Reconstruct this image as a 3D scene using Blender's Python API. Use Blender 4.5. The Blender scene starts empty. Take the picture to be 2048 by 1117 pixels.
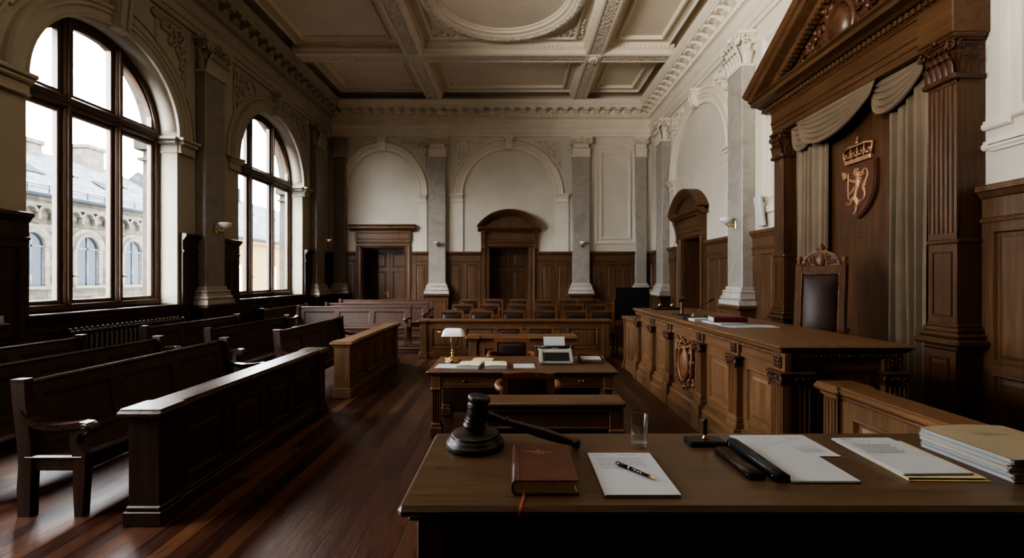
import bpy, bmesh, math, random
from mathutils import Vector, Matrix
random.seed(7)
PI = math.pi
SC = bpy.context.scene
COL = SC.collection
V3 = Vector

# ------------------------------------------------------------------ materials
def new_mat(name):
    m = bpy.data.materials.new(name); m.use_nodes = True
    nt = m.node_tree; nt.nodes.clear()
    out = nt.nodes.new('ShaderNodeOutputMaterial')
    b = nt.nodes.new('ShaderNodeBsdfPrincipled')
    nt.links.new(b.outputs[0], out.inputs[0])
    return m, nt, b, out

def N(nt, typ, **kw):
    n = nt.nodes.new(typ)
    for k, v in kw.items():
        if k in n.inputs.keys(): n.inputs[k].default_value = v
        else: setattr(n, k, v)
    return n

def ramp(nt, stops):
    r = nt.nodes.new('ShaderNodeValToRGB')
    e = r.color_ramp.elements
    while len(e) < len(stops): e.new(0.5)
    for i, (p, c) in enumerate(stops):
        e[i].position = p; e[i].color = (c[0], c[1], c[2], 1)
    return r

def sc(c, k): return tuple(x * k for x in c)

def wood(name, base, axis='Z', rough=0.4, contrast=0.32, scale=1.0, bump=0.12, spec=0.5):
    m, nt, b, out = new_mat(name)
    tc = N(nt, 'ShaderNodeTexCoord')
    oi = N(nt, 'ShaderNodeObjectInfo')
    add = N(nt, 'ShaderNodeVectorMath', operation='MULTIPLY_ADD')
    comb = N(nt, 'ShaderNodeCombineXYZ')
    for i in range(3): nt.links.new(oi.outputs['Random'], comb.inputs[i])
    nt.links.new(comb.outputs[0], add.inputs[0]); add.inputs[1].default_value = (7, 5, 9)
    nt.links.new(tc.outputs['Object'], add.inputs[2])
    mp = N(nt, 'ShaderNodeMapping')
    s = [24 * scale] * 3; s['XYZ'.index(axis)] = 1.3 * scale
    mp.inputs['Scale'].default_value = s
    nt.links.new(add.outputs[0], mp.inputs[0])
    n1 = N(nt, 'ShaderNodeTexNoise', Scale=1.0, Detail=5.0, Distortion=0.8)
    nt.links.new(mp.outputs[0], n1.inputs['Vector'])
    mp2 = N(nt, 'ShaderNodeMapping')
    s2 = [110 * scale] * 3; s2['XYZ'.index(axis)] = 3.5 * scale
    mp2.inputs['Scale'].default_value = s2
    nt.links.new(add.outputs[0], mp2.inputs[0])
    n2 = N(nt, 'ShaderNodeTexNoise', Scale=1.0, Detail=3.0)
    nt.links.new(mp2.outputs[0], n2.inputs['Vector'])
    n3 = N(nt, 'ShaderNodeTexNoise', Scale=1.3, Detail=2.0)
    nt.links.new(add.outputs[0], n3.inputs['Vector'])
    mx = N(nt, 'ShaderNodeMath', operation='MULTIPLY_ADD'); mx.inputs[1].default_value = 0.35
    nt.links.new(n2.outputs[0], mx.inputs[0]); nt.links.new(n1.outputs[0], mx.inputs[2])
    mx3 = N(nt, 'ShaderNodeMath', operation='MULTIPLY_ADD'); mx3.inputs[1].default_value = 0.35
    nt.links.new(n3.outputs[0], mx3.inputs[0]); nt.links.new(mx.outputs[0], mx3.inputs[2])
    k = contrast
    warm = (base[0] * (1 + k), base[1] * (1 + k * 0.9), base[2] * (1 + k * 0.7))
    r = ramp(nt, [(0.55, sc(base, 1 - k)), (0.83, base), (1.1 if False else 1.0, warm)])
    nt.links.new(mx3.outputs[0], r.inputs[0])
    nt.links.new(r.outputs[0], b.inputs['Base Color'])
    rr = N(nt, 'ShaderNodeMapRange'); rr.inputs['To Min'].default_value = rough - 0.08; rr.inputs['To Max'].default_value = rough + 0.12
    nt.links.new(n1.outputs[0], rr.inputs[0]); nt.links.new(rr.outputs[0], b.inputs['Roughness'])
    b.inputs['Specular IOR Level'].default_value = spec
    bp = N(nt, 'ShaderNodeBump', Strength=bump, Distance=0.01)
    nt.links.new(n2.outputs[0], bp.inputs['Height']); nt.links.new(bp.outputs[0], b.inputs['Normal'])
    return m

def plain(name, col, rough=0.5, metal=0.0, var=0.08, scale=6.0, bump=0.0, bscale=60.0, spec=0.5, coat=0.0):
    m, nt, b, out = new_mat(name)
    tc = N(nt, 'ShaderNodeTexCoord')
    n1 = N(nt, 'ShaderNodeTexNoise', Scale=scale, Detail=4.0)
    nt.links.new(tc.outputs['Object'], n1.inputs['Vector'])
    r = ramp(nt, [(0.3, sc(col, 1 - var)), (0.7, sc(col, 1 + var))])
    nt.links.new(n1.outputs[0], r.inputs[0]); nt.links.new(r.outputs[0], b.inputs['Base Color'])
    b.inputs['Roughness'].default_value = rough; b.inputs['Metallic'].default_value = metal
    b.inputs['Specular IOR Level'].default_value = spec; b.inputs['Coat Weight'].default_value = coat
    if bump > 0:
        n2 = N(nt, 'ShaderNodeTexNoise', Scale=bscale, Detail=3.0)
        nt.links.new(tc.outputs['Object'], n2.inputs['Vector'])
        bp = N(nt, 'ShaderNodeBump', Strength=bump, Distance=0.01)
        nt.links.new(n2.outputs[0], bp.inputs['Height']); nt.links.new(bp.outputs[0], b.inputs['Normal'])
    return m

def ornament(name, col, scale=9.0, rough=0.7, depth=0.04):
    m, nt, b, out = new_mat(name)
    tc = N(nt, 'ShaderNodeTexCoord')
    n1 = N(nt, 'ShaderNodeTexNoise', Scale=scale * 0.7, Detail=2.0)
    nt.links.new(tc.outputs['Object'], n1.inputs['Vector'])
    mixv = N(nt, 'ShaderNodeMixRGB'); mixv.inputs[0].default_value = 0.12
    nt.links.new(tc.outputs['Object'], mixv.inputs[1]); nt.links.new(n1.outputs[1], mixv.inputs[2])
    v = N(nt, 'ShaderNodeTexVoronoi', Scale=scale, feature='SMOOTH_F1')
    nt.links.new(mixv.outputs[0], v.inputs['Vector'])
    r = ramp(nt, [(0.1, sc(col, 1.05)), (0.75, sc(col, 0.78))])  # hollows coloured darker than the bosses, recess shade painted in
    nt.links.new(v.outputs['Distance'], r.inputs[0]); nt.links.new(r.outputs[0], b.inputs['Base Color'])
    bp = N(nt, 'ShaderNodeBump', Strength=1.0, Distance=depth, invert=True)
    nt.links.new(v.outputs['Distance'], bp.inputs['Height']); nt.links.new(bp.outputs[0], b.inputs['Normal'])
    b.inputs['Roughness'].default_value = rough
    return m

def marble(name, col):
    m, nt, b, out = new_mat(name)
    tc = N(nt, 'ShaderNodeTexCoord'); oi = N(nt, 'ShaderNodeObjectInfo')
    add = N(nt, 'ShaderNodeVectorMath', operation='ADD')
    nt.links.new(tc.outputs['Object'], add.inputs[0]); nt.links.new(oi.outputs['Random'], add.inputs[1])
    n1 = N(nt, 'ShaderNodeTexNoise', Scale=2.2, Detail=8.0, Distortion=1.6)
    nt.links.new(add.outputs[0], n1.inputs['Vector'])
    r = ramp(nt, [(0.3, sc(col, 0.86)), (0.5, col), (0.56, sc(col, 1.10)), (0.62, col), (0.8, sc(col, 0.9))])
    nt.links.new(n1.outputs[0], r.inputs[0]); nt.links.new(r.outputs[0], b.inputs['Base Color'])
    b.inputs['Roughness'].default_value = 0.38
    return m

def floor_mat(name):
    m, nt, b, out = new_mat(name)
    tc = N(nt, 'ShaderNodeTexCoord')
    mp = N(nt, 'ShaderNodeMapping'); mp.inputs['Rotation'].default_value = (0, 0, PI / 2)
    nt.links.new(tc.outputs['Object'], mp.inputs[0])
    br = N(nt, 'ShaderNodeTexBrick', Scale=1.0)
    br.offset = 0.37; br.inputs['Brick Width'].default_value = 1.9; br.inputs['Row Height'].default_value = 0.125
    br.inputs['Mortar Size'].default_value = 0.0032; br.inputs['Mortar Smooth'].default_value = 0.3; br.inputs['Bias'].default_value = 0.0
    br.inputs['Color1'].default_value = (0, 0, 0, 1); br.inputs['Color2'].default_value = (1, 1, 1, 1); br.inputs['Mortar'].default_value = (0.5, 0.5, 0.5, 1)
    nt.links.new(mp.outputs[0], br.inputs['Vector'])
    mp2 = N(nt, 'ShaderNodeMapping'); mp2.inputs['Scale'].default_value = (34, 3.0, 34)
    nt.links.new(tc.outputs['Object'], mp2.inputs[0])
    addv = N(nt, 'ShaderNodeVectorMath', operation='MULTIPLY_ADD'); addv.inputs[1].default_value = (9, 9, 9)
    nt.links.new(br.outputs[0], addv.inputs[0]); nt.links.new(mp2.outputs[0], addv.inputs[2])
    n1 = N(nt, 'ShaderNodeTexNoise', Scale=1.0, Detail=6.0, Distortion=1.2)
    nt.links.new(addv.outputs[0], n1.inputs['Vector'])
    r1 = ramp(nt, [(0.0, (0.034, 0.0130, 0.0085)), (0.45, (0.062, 0.024, 0.0145)), (0.8, (0.095, 0.040, 0.022)), (1.0, (0.145, 0.068, 0.036))])
    nt.links.new(br.outputs[0], r1.inputs[0])
    r2 = ramp(nt, [(0.3, (0.55, 0.55, 0.55)), (0.7, (1.15, 1.15, 1.15))])
    nt.links.new(n1.outputs[0], r2.inputs[0])
    mu = N(nt, 'ShaderNodeMixRGB', blend_type='MULTIPLY'); mu.inputs[0].default_value = 1.0
    nt.links.new(r1.outputs[0], mu.inputs[1]); nt.links.new(r2.outputs[0], mu.inputs[2])
    mu2 = N(nt, 'ShaderNodeMixRGB'); mu2.inputs[2].default_value = (0.008, 0.004, 0.003, 1)
    nt.links.new(br.outputs['Fac'], mu2.inputs[0]); nt.links.new(mu.outputs[0], mu2.inputs[1])
    nt.links.new(mu2.outputs[0], b.inputs['Base Color'])
    rr = N(nt, 'ShaderNodeMapRange'); rr.inputs['To Min'].default_value = 0.24; rr.inputs['To Max'].default_value = 0.42
    nt.links.new(n1.outputs[0], rr.inputs[0]); nt.links.new(rr.outputs[0], b.inputs['Roughness'])
    ad = N(nt, 'ShaderNodeMath', operation='MULTIPLY_ADD'); ad.inputs[1].default_value = -1.2
    nt.links.new(br.outputs['Fac'], ad.inputs[0]); nt.links.new(n1.outputs[0], ad.inputs[2])
    bp = N(nt, 'ShaderNodeBump', Strength=0.22, Distance=0.006)
    nt.links.new(ad.outputs[0], bp.inputs['Height']); nt.links.new(bp.outputs[0], b.inputs['Normal'])
    return m

def stone_mat(name, c1, c2, bw=0.55, rh=0.22):
    m, nt, b, out = new_mat(name)
    tc = N(nt, 'ShaderNodeTexCoord')
    sep = N(nt, 'ShaderNodeSeparateXYZ'); cmb = N(nt, 'ShaderNodeCombineXYZ')
    nt.links.new(tc.outputs['Object'], sep.inputs[0])
    ad = N(nt, 'ShaderNodeMath', operation='ADD')
    nt.links.new(sep.outputs[0], ad.inputs[0]); nt.links.new(sep.outputs[1], ad.inputs[1])
    nt.links.new(ad.outputs[0], cmb.inputs[0]); nt.links.new(sep.outputs[2], cmb.inputs[1])
    br = N(nt, 'ShaderNodeTexBrick', Scale=1.0)
    br.inputs['Brick Width'].default_value = bw; br.inputs['Row Height'].default_value = rh
    br.inputs['Mortar Size'].default_value = 0.008
    br.inputs['Color1'].default_value = (*c1, 1); br.inputs['Color2'].default_value = (*c2, 1); br.inputs['Mortar'].default_value = (*sc(c1, 0.6), 1)
    nt.links.new(cmb.outputs[0], br.inputs['Vector'])
    n1 = N(nt, 'ShaderNodeTexNoise', Scale=5.0, Detail=6.0)
    nt.links.new(tc.outputs['Object'], n1.inputs['Vector'])
    r2 = ramp(nt, [(0.3, (0.75, 0.75, 0.75)), (0.7, (1.2, 1.2, 1.2))])
    nt.links.new(n1.outputs[0], r2.inputs[0])
    mu = N(nt, 'ShaderNodeMixRGB', blend_type='MULTIPLY'); mu.inputs[0].default_value = 1.0
    nt.links.new(br.outputs[0], mu.inputs[1]); nt.links.new(r2.outputs[0], mu.inputs[2])
    nt.links.new(mu.outputs[0], b.inputs['Base Color']); b.inputs['Roughness'].default_value = 0.9; b.inputs['Specular IOR Level'].default_value = 0.04
    bp = N(nt, 'ShaderNodeBump', Strength=0.5, Distance=0.03)
    nt.links.new(n1.outputs[0], bp.inputs['Height']); nt.links.new(bp.outputs[0], b.inputs['Normal'])
    return m

def pane_mat(name, tr=0.97, power=5.0, edge=0.8, base=0.04):
    m, nt, b, out = new_mat(name); nt.nodes.remove(b)
    t = N(nt, 'ShaderNodeBsdfTransparent'); t.inputs[0].default_value = (tr, tr + 0.01, tr + 0.01, 1)
    g = N(nt, 'ShaderNodeBsdfGlossy'); g.inputs['Roughness'].default_value = 0.02
    lw = N(nt, 'ShaderNodeLayerWeight'); lw.inputs[0].default_value = 0.5
    pw = N(nt, 'ShaderNodeMath', operation='POWER'); pw.inputs[1].default_value = power; nt.links.new(lw.outputs['Facing'], pw.inputs[0])
    f = N(nt, 'ShaderNodeMath', operation='MULTIPLY_ADD'); f.inputs[1].default_value = edge; f.inputs[2].default_value = base; nt.links.new(pw.outputs[0], f.inputs[0])
    mx = N(nt, 'ShaderNodeMixShader')
    nt.links.new(f.outputs[0], mx.inputs[0]); nt.links.new(t.outputs[0], mx.inputs[1]); nt.links.new(g.outputs[0], mx.inputs[2])
    nt.links.new(mx.outputs[0], out.inputs[0])
    return m

def glass_mat(name, ior, col=(1, 1, 1), rough=0.0):
    m, nt, b, out = new_mat(name)
    b.inputs['Base Color'].default_value = (*col, 1); b.inputs['Transmission Weight'].default_value = 1.0
    b.inputs['IOR'].default_value = ior; b.inputs['Roughness'].default_value = rough
    return m

OAK = (0.152, 0.081, 0.040)
M = {}
M['oak'] = wood('oak_vertical', OAK, 'Z', 0.38)
M['oak_y'] = wood('oak_long', OAK, 'Y', 0.36)
M['oak_x'] = wood('oak_across', OAK, 'X', 0.36)
M['wains'] = wood('wainscot_oak', (0.138, 0.073, 0.036), 'Z', 0.42)
M['wains_x'] = wood('wainscot_oak_across', (0.138, 0.068, 0.030), 'X', 0.42)
M['door'] = wood('door_oak', (0.130, 0.063, 0.028), 'Z', 0.42)
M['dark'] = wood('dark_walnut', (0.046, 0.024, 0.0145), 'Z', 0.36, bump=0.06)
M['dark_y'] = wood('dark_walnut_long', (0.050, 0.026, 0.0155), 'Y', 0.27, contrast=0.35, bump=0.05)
M['canopy'] = wood('canopy_walnut', (0.100, 0.050, 0.0235), 'Z', 0.36)
M['canopy_y'] = wood('canopy_walnut_long', (0.100, 0.050, 0.0235), 'Y', 0.36)
M['carved'] = plain('carved_walnut', (0.085, 0.037, 0.018), 0.36, var=0.3, scale=14)
M['carved_oak'] = plain('carved_oak', (0.15, 0.068, 0.030), 0.42, var=0.3, scale=14)
M['desk'] = wood('desk_oak', (0.092, 0.056, 0.032), 'X', 0.30, contrast=0.3, bump=0.08)
M['deskleg'] = wood('desk_leg_oak', (0.13, 0.064, 0.03), 'Z', 0.36)
M['clerk'] = wood('clerk_desk_oak', (0.105, 0.056, 0.030), 'X', 0.33, contrast=0.3)
M['chair'] = wood('chair_oak', (0.145, 0.062, 0.027), 'Z', 0.36)
M['pink'] = wood('worn_mahogany', (0.100, 0.054, 0.038), 'X', 0.36, contrast=0.3, bump=0.05)
M['throne'] = wood('throne_walnut', (0.10, 0.047, 0.022), 'Z', 0.52, spec=0.22)
M['leather'] = plain('dark_leather', (0.030, 0.017, 0.014), 0.34, var=0.3, scale=5, bump=0.12, bscale=120)
M['throne_leather'] = plain('oxblood_leather', (0.040, 0.016, 0.012), 0.40, var=0.35, scale=5, bump=0.10, bscale=90, spec=0.35)
M['plaster'] = plain('cream_plaster', (0.67, 0.615, 0.52), 0.85, var=0.05, scale=1.2, bump=0.05, bscale=30)
M['plaster_cool'] = plain('white_plaster_trim', (0.73, 0.665, 0.56), 0.8, var=0.05, scale=2)
M['plaster_shade'] = plain('cream_plaster_baked_shade', (0.385, 0.345, 0.28), 0.85, var=0.05, scale=1.2, bump=0.05, bscale=30)  # cream plaster darkened for the window wall, its shade put into the colour
M['ceil'] = plain('ceiling_plaster', (0.74, 0.665, 0.55), 0.85, var=0.05, scale=0.9)
M['ornament'] = ornament('plaster_ornament', (0.76, 0.69, 0.58), 17.0, 0.8, 0.05)
M['marble'] = marble('grey_marble', (0.41, 0.375, 0.325))
M['marble_shade'] = marble('grey_marble_baked_shade', (0.25, 0.225, 0.19))  # grey marble darkened for the window-side pilasters, shade put into the colour
M['marble_base'] = marble('pale_marble', (0.56, 0.53, 0.475))
M['floor'] = floor_mat('mahogany_planks')
M['brass'] = plain('brass', (0.62, 0.44, 0.20), 0.28, 1.0)
M['steel'] = plain('steel', (0.45, 0.45, 0.46), 0.3, 1.0)
M['iron'] = plain('painted_iron', (0.045, 0.036, 0.03), 0.35, 0.3)
M['black'] = plain('black_plastic', (0.012, 0.012, 0.013), 0.35)
M['opal'] = plain('opal_glass', (0.82, 0.82, 0.79), 0.2, var=0.02)
M['paper'] = plain('white_paper', (0.40, 0.42, 0.455), 0.7, var=0.02)
M['paper_warm'] = plain('warm_paper', (0.45, 0.42, 0.36), 0.75, var=0.04)
M['manila'] = plain('manila_card', (0.50, 0.42, 0.25), 0.7, var=0.05)
M['paper_yellow'] = plain('cream_card', (0.58, 0.53, 0.36), 0.7, var=0.04)
M['buff'] = plain('buff_card', (0.30, 0.25, 0.17), 0.7, var=0.05)
M['ink'] = plain('printed_ink', (0.10, 0.10, 0.11), 0.8)
M['ink_faint'] = plain('faint_ink', (0.13, 0.135, 0.15), 0.8)
M['gold'] = plain('gold_foil', (0.62, 0.36, 0.17), 0.5, 0.2)
M['book'] = plain('brown_leather_cover', (0.095, 0.034, 0.022), 0.42, var=0.18, scale=18, bump=0.08, bscale=160)
M['pages'] = plain('page_edges', (0.62, 0.55, 0.44), 0.8, var=0.1, scale=40)
M['red'] = plain('dark_red_cloth', (0.10, 0.012, 0.012), 0.5)
M['ribbon'] = plain('rust_ribbon', (0.26, 0.075, 0.03), 0.6)
M['gavel'] = wood('gavel_ebony', (0.036, 0.026, 0.020), 'Z', 0.36, contrast=0.3, bump=0.04)
M['penblack'] = plain('pen_lacquer', (0.008, 0.009, 0.016), 0.12, coat=0.4)
M['navy'] = plain('navy_leather', (0.020, 0.026, 0.034), 0.28, var=0.2, bump=0.15, bscale=90)
M['casebrown'] = plain('brown_leather_case', (0.030, 0.018, 0.014), 0.26, var=0.2, bump=0.1, bscale=90)
M['type'] = plain('typewriter_enamel', (0.29, 0.30, 0.26), 0.35, var=0.03)
M['curtain'] = plain('taupe_velvet', (0.21, 0.155, 0.103), 0.8, var=0.1, scale=3, bump=0.1, bscale=200)
M['crest'] = plain('crest_wood', (0.12, 0.050, 0.030), 0.34, var=0.12, scale=8)
M['crest_gilt'] = plain('crest_bronze', (0.46, 0.26, 0.145), 0.38, 0.35, var=0.15, scale=12)
M['green'] = plain('dark_green_board', (0.012, 0.020, 0.017), 0.5)
M['white'] = plain('white_enamel', (0.62, 0.62, 0.60), 0.4, var=0.03)
M['pane'] = pane_mat('window_glass')
M['tumbler'] = pane_mat('tumbler_glass', 0.99, 3.2, 0.7, 0.035)
M['water'] = pane_mat('water', 0.985, 4.0, 0.25, 0.03)
M['winframe'] = wood('window_oak', (0.100, 0.062, 0.040), 'Z', 0.4, contrast=0.3)
M['winframe_y'] = wood('window_oak_long', (0.065, 0.040, 0.027), 'Y', 0.4, contrast=0.3)
M['stone'] = stone_mat('pale_rubble_stone', (0.026, 0.0225, 0.0175), (0.060, 0.0535, 0.043))
M['ashlar'] = stone_mat('ashlar_stone', (0.058, 0.0515, 0.042), (0.068, 0.060, 0.049), 0.9, 0.5)
M['yellow'] = plain('yellow_render', (0.085, 0.058, 0.026), 0.9, var=0.06, spec=0.04)
M['roof'] = stone_mat('frosted_slate', (0.036, 0.043, 0.050), (0.056, 0.063, 0.070), 0.4, 0.18)
M['roof_dark'] = plain('slate_edge', (0.012, 0.014, 0.017), 0.8, spec=0.05)
M['darkpane'] = plain('dark_panes', (0.010, 0.013, 0.018), 0.2, spec=0.10)

# ------------------------------------------------------------------ mesh building
class P:
    """a wall-like frame: origin, u along, v up, n out of the surface"""
    def __init__(s, O, U, V, Nn): s.O, s.U, s.V, s.N = V3(O), V3(U), V3(V), V3(Nn)
    def pt(s, u, v, n=0.0): return s.O + s.U * u + s.V * v + s.N * n
    def at(s, u, v, n=0.0): return P(s.pt(u, v, n), s.U, s.V, s.N)
WORLD = P((0, 0, 0), (1, 0, 0), (0, 0, 1), (0, -1, 0))

class MB:
    def __init__(s): s.v = []; s.f = []; s.sm = []; s.M = None
    def add(s, pts, faces, smooth=False):
        b = len(s.v)
        if s.M is not None: pts = [s.M @ V3(p) for p in pts]
        s.v.extend([tuple(p) for p in pts])
        for f in faces: s.f.append(tuple(b + i for i in f)); s.sm.append(smooth)
    def quad(s, a, b, c, d, smooth=False): s.add([a, b, c, d], [(0, 1, 2, 3)], smooth)
    def obox(s, P_, u0, u1, v0, v1, n0, n1, bev=0.0):
        lo = (min(u0, u1), min(v0, v1), min(n0, n1)); hi = (max(u0, u1), max(v0, v1), max(n0, n1))
        b = min(bev, 0.45 * min(h - l for l, h in zip(lo, hi)))
        pts = []; idx = {}
        if b <= 0:
            for i in (0, 1):
                for j in (0, 1):
                    for k in (0, 1):
                        pts.append(P_.pt((lo, hi)[i][0], (lo, hi)[j][1], (lo, hi)[k][2]))
            s.add(pts, [(0, 1, 3, 2), (4, 6, 7, 5), (0, 4, 5, 1), (2, 3, 7, 6), (0, 2, 6, 4), (1, 5, 7, 3)]); return
        for c in [(i, j, k) for i in (0, 1) for j in (0, 1) for k in (0, 1)]:
            for ax in range(3):
                q = [0, 0, 0]
                for a in range(3):
                    base = (lo, hi)[c[a]][a]
                    q[a] = base if a == ax else base + (b if c[a] == 0 else -b)
                idx[(c, ax)] = len(pts); pts.append(P_.pt(*q))
        F = []
        for ax in range(3):
            o1, o2 = [(1, 2), (0, 2), (0, 1)][ax]
            for sgn in (0, 1):
                ring = []
                for (a, bb) in ((0, 0), (1, 0), (1, 1), (0, 1)):
                    c = [0, 0, 0]; c[ax] = sgn; c[o1] = a; c[o2] = bb
                    ring.append(idx[(tuple(c), ax)])
                F.append(tuple(ring))
        for ax in range(3):
            o1, o2 = [(1, 2), (0, 2), (0, 1)][ax]
            for a in (0, 1):
                for bb in (0, 1):
                    c0 = [0, 0, 0]; c0[o1] = a; c0[o2] = bb; c1 = list(c0); c1[ax] = 1
                    c0, c1 = tuple(c0), tuple(c1)
                    F.append((idx[(c0, o1)], idx[(c1, o1)], idx[(c1, o2)], idx[(c0, o2)]))
        for c in [(i, j, k) for i in (0, 1) for j in (0, 1) for k in (0, 1)]:
            F.append((idx[(c, 0)], idx[(c, 1)], idx[(c, 2)]))
        s.add(pts, F)
    def box(s, x0, x1, y0, y1, z0, z1, bev=0.0):
        s.obox(P((0, 0, 0), (1, 0, 0), (0, 1, 0), (0, 0, 1)), x0, x1, y0, y1, z0, z1, bev)
    def extrude(s, P_, poly, d0, d1, smooth=False):
        """poly of (n,v); extruded along u"""
        k = len(poly)
        pts = [P_.pt(d0, v, n) for n, v in poly] + [P_.pt(d1, v, n) for n, v in poly]
        F = [(i, (i + 1) % k, k + (i + 1) % k, k + i) for i in range(k)]
        s.add(pts, F, smooth)
        s.add(pts[:k], [tuple(range(k))]); s.add(pts[k:], [tuple(range(k))])
    def face_poly(s, P_, poly, n0, n1):
        """poly of (u,v) thickened from n0 to n1"""
        k = len(poly)
        pts = [P_.pt(u, v, n0) for u, v in poly] + [P_.pt(u, v, n1) for u, v in poly]
        s.add(pts, [tuple(range(k)), tuple(range(k, 2 * k))] + [(i, (i + 1) % k, k + (i + 1) % k, k + i) for i in range(k)])
    def rings(s, P_, u0, u1, v0, v1, rings, fill=True):
        """concentric rectangles: rings of (inset, n)"""
        pts = []
        for d, n in rings:
            pts += [P_.pt(u0 + d, v0 + d, n), P_.pt(u1 - d, v0 + d, n), P_.pt(u1 - d, v1 - d, n), P_.pt(u0 + d, v1 - d, n)]
        F = []
        for r in range(len(rings) - 1):
            for i in range(4):
                F.append((4 * r + i, 4 * r + (i + 1) % 4, 4 * r + 4 + (i + 1) % 4, 4 * r + 4 + i))
        if fill:
            q = 4 * (len(rings) - 1); F.append((q, q + 1, q + 2, q + 3))
        s.add(pts, F)
    def lathe(s, prof, segs=24, smooth=True, cap=True):
        """prof of (r,z) about local z through the current matrix"""
        pts = []; F = []
        for r, z in prof:
            for i in range(segs):
                a = 2 * PI * i / segs; pts.append((r * math.cos(a), r * math.sin(a), z))
        for j in range(len(prof) - 1):
            for i in range(segs):
                F.append((j * segs + i, j * segs + (i + 1) % segs, (j + 1) * segs + (i + 1) % segs, (j + 1) * segs + i))
        s.add(pts, F, smooth)
        if cap:
            for j in (0, len(prof) - 1):
                if prof[j][0] > 1e-5:
                    s.add(pts[j * segs:(j + 1) * segs], [tuple(range(segs))])
    def tube(s, pts, rad, segs=8, smooth=True, flat=None):
        pts = [V3(p) for p in pts]; n = len(pts)
        if not hasattr(rad, '__len__'): rad = [rad] * n
        up = V3((0, 0, 1)); out = []
        t0 = (pts[1] - pts[0]).normalized()
        if abs(t0.dot(up)) > 0.95: up = V3((0, 1, 0))
        side = t0.cross(up).normalized()
        for i in range(n):
            t = (pts[min(i + 1, n - 1)] - pts[max(i - 1, 0)]).normalized()
            side = (side - t * side.dot(t)).normalized(); b = t.cross(side)
            for k in range(segs):
                a = 2 * PI * k / segs
                out.append(pts[i] + (side * math.cos(a) + b * math.sin(a)) * rad[i])
        if flat is not None:   # flatten towards a plane: (point, normal, factor)
            o, nn, fk = flat
            out = [q - nn * ((q - o).dot(nn) * (1 - fk)) for q in out]
        F = []
        for i in range(n - 1):
            for k in range(segs):
                F.append((i * segs + k, i * segs + (k + 1) % segs, (i + 1) * segs + (k + 1) % segs, (i + 1) * segs + k))
        s.add(out, F, smooth)
        s.add(out[:segs], [tuple(range(segs))], smooth); s.add(out[-segs:], [tuple(range(segs))], smooth)
    def sweep_arch(s, P_, uc, vs, rx, ry, prof, a0=0.0, a1=PI, segs=40, closed=True, smooth=False):
        """profile (dr,n) swept round an arch"""
        k = len(prof); pts = []
        for i in range(segs + 1):
            a = a0 + (a1 - a0) * i / segs
            for dr, n in prof:
                pts.append(P_.pt(uc + (rx + dr) * math.cos(a), vs + (ry + dr) * math.sin(a), n))
        F = []
        for i in range(segs):
            for j in range(k if closed else k - 1):
                F.append((i * k + j, i * k + (j + 1) % k, (i + 1) * k + (j + 1) % k, (i + 1) * k + j))
        s.add(pts, F, smooth)
    def grid(s, fn, nu, nv, smooth=True):
        pts = [fn(i / nu, j / nv) for j in range(nv + 1) for i in range(nu + 1)]
        w = nu + 1
        F = [(j * w + i, j * w + i + 1, (j + 1) * w + i + 1, (j + 1) * w + i) for j in range(nv) for i in range(nu)]
        s.add(pts, F, smooth)
    def ball(s, c, r, segs=10, rings=6, scale=(1, 1, 1)):
        c = V3(c)
        def fn(u, v):
            a = 2 * PI * u; b = PI * (v - 0.5)
            return c + V3((r * math.cos(b) * math.cos(a) * scale[0], r * math.cos(b) * math.sin(a) * scale[1], r * math.sin(b) * scale[2]))
        s.grid(fn, segs, rings)

def obj(name, mb, mat, parent=None, world=True, normals=True):
    me = bpy.data.meshes.new(name)
    me.from_pydata(mb.v, [], mb.f)
    me.polygons.foreach_set('use_smooth', mb.sm)
    if normals:
        bm = bmesh.new(); bm.from_mesh(me)
        bmesh.ops.remove_doubles(bm, verts=bm.verts, dist=1e-6)
        bmesh.ops.recalc_face_normals(bm, faces=bm.faces)
        bm.to_mesh(me); bm.free()
    me.materials.append(mat if not isinstance(mat, str) else M[mat])
    o = bpy.data.objects.new(name, me); COL.objects.link(o)
    if parent is not None:
        o.parent = parent
        if world and parent.type == 'EMPTY':   # geometry given in world coordinates: undo the root's placement once
            o.matrix_parent_inverse = (Matrix.Translation(parent.location) @ Matrix.Rotation(parent.rotation_euler.z, 4, 'Z')).inverted()
    return o

def thing(name, label, cat, loc=(0, 0, 0), rz=0.0, group=None):
    o = bpy.data.objects.new(name, None); COL.objects.link(o)
    o.empty_display_size = 0.1
    o.location = loc; o.rotation_euler = (0, 0, rz); o['label'] = label; o['category'] = cat
    if group: o['group'] = group
    return o

def tag(o, label, cat, group=None):
    o['label'] = label; o['category'] = cat
    if group: o['group'] = group
    return o

def struct(name, mb=None, mat=None, loc=(0, 0, 0)):
    if mb is None:
        o = bpy.data.objects.new(name, None); COL.objects.link(o); o.location = loc; o.empty_display_size = 0.1
    else: o = obj(name, mb, mat)
    o['kind'] = 'structure'
    return o

def dup(root, loc, rz=0.0, label=None, group=None):
    r = root.copy(); COL.objects.link(r); r.location = loc; r.rotation_euler = (0, 0, rz)
    if label: r['label'] = label
    if group: r['group'] = group
    def rec(src, dst):
        for ch in list(src.children):
            c = ch.copy(); COL.objects.link(c); c.parent = dst; c.matrix_parent_inverse = ch.matrix_parent_inverse.copy()
            rec(ch, c)
    rec(root, r)
    return r

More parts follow.
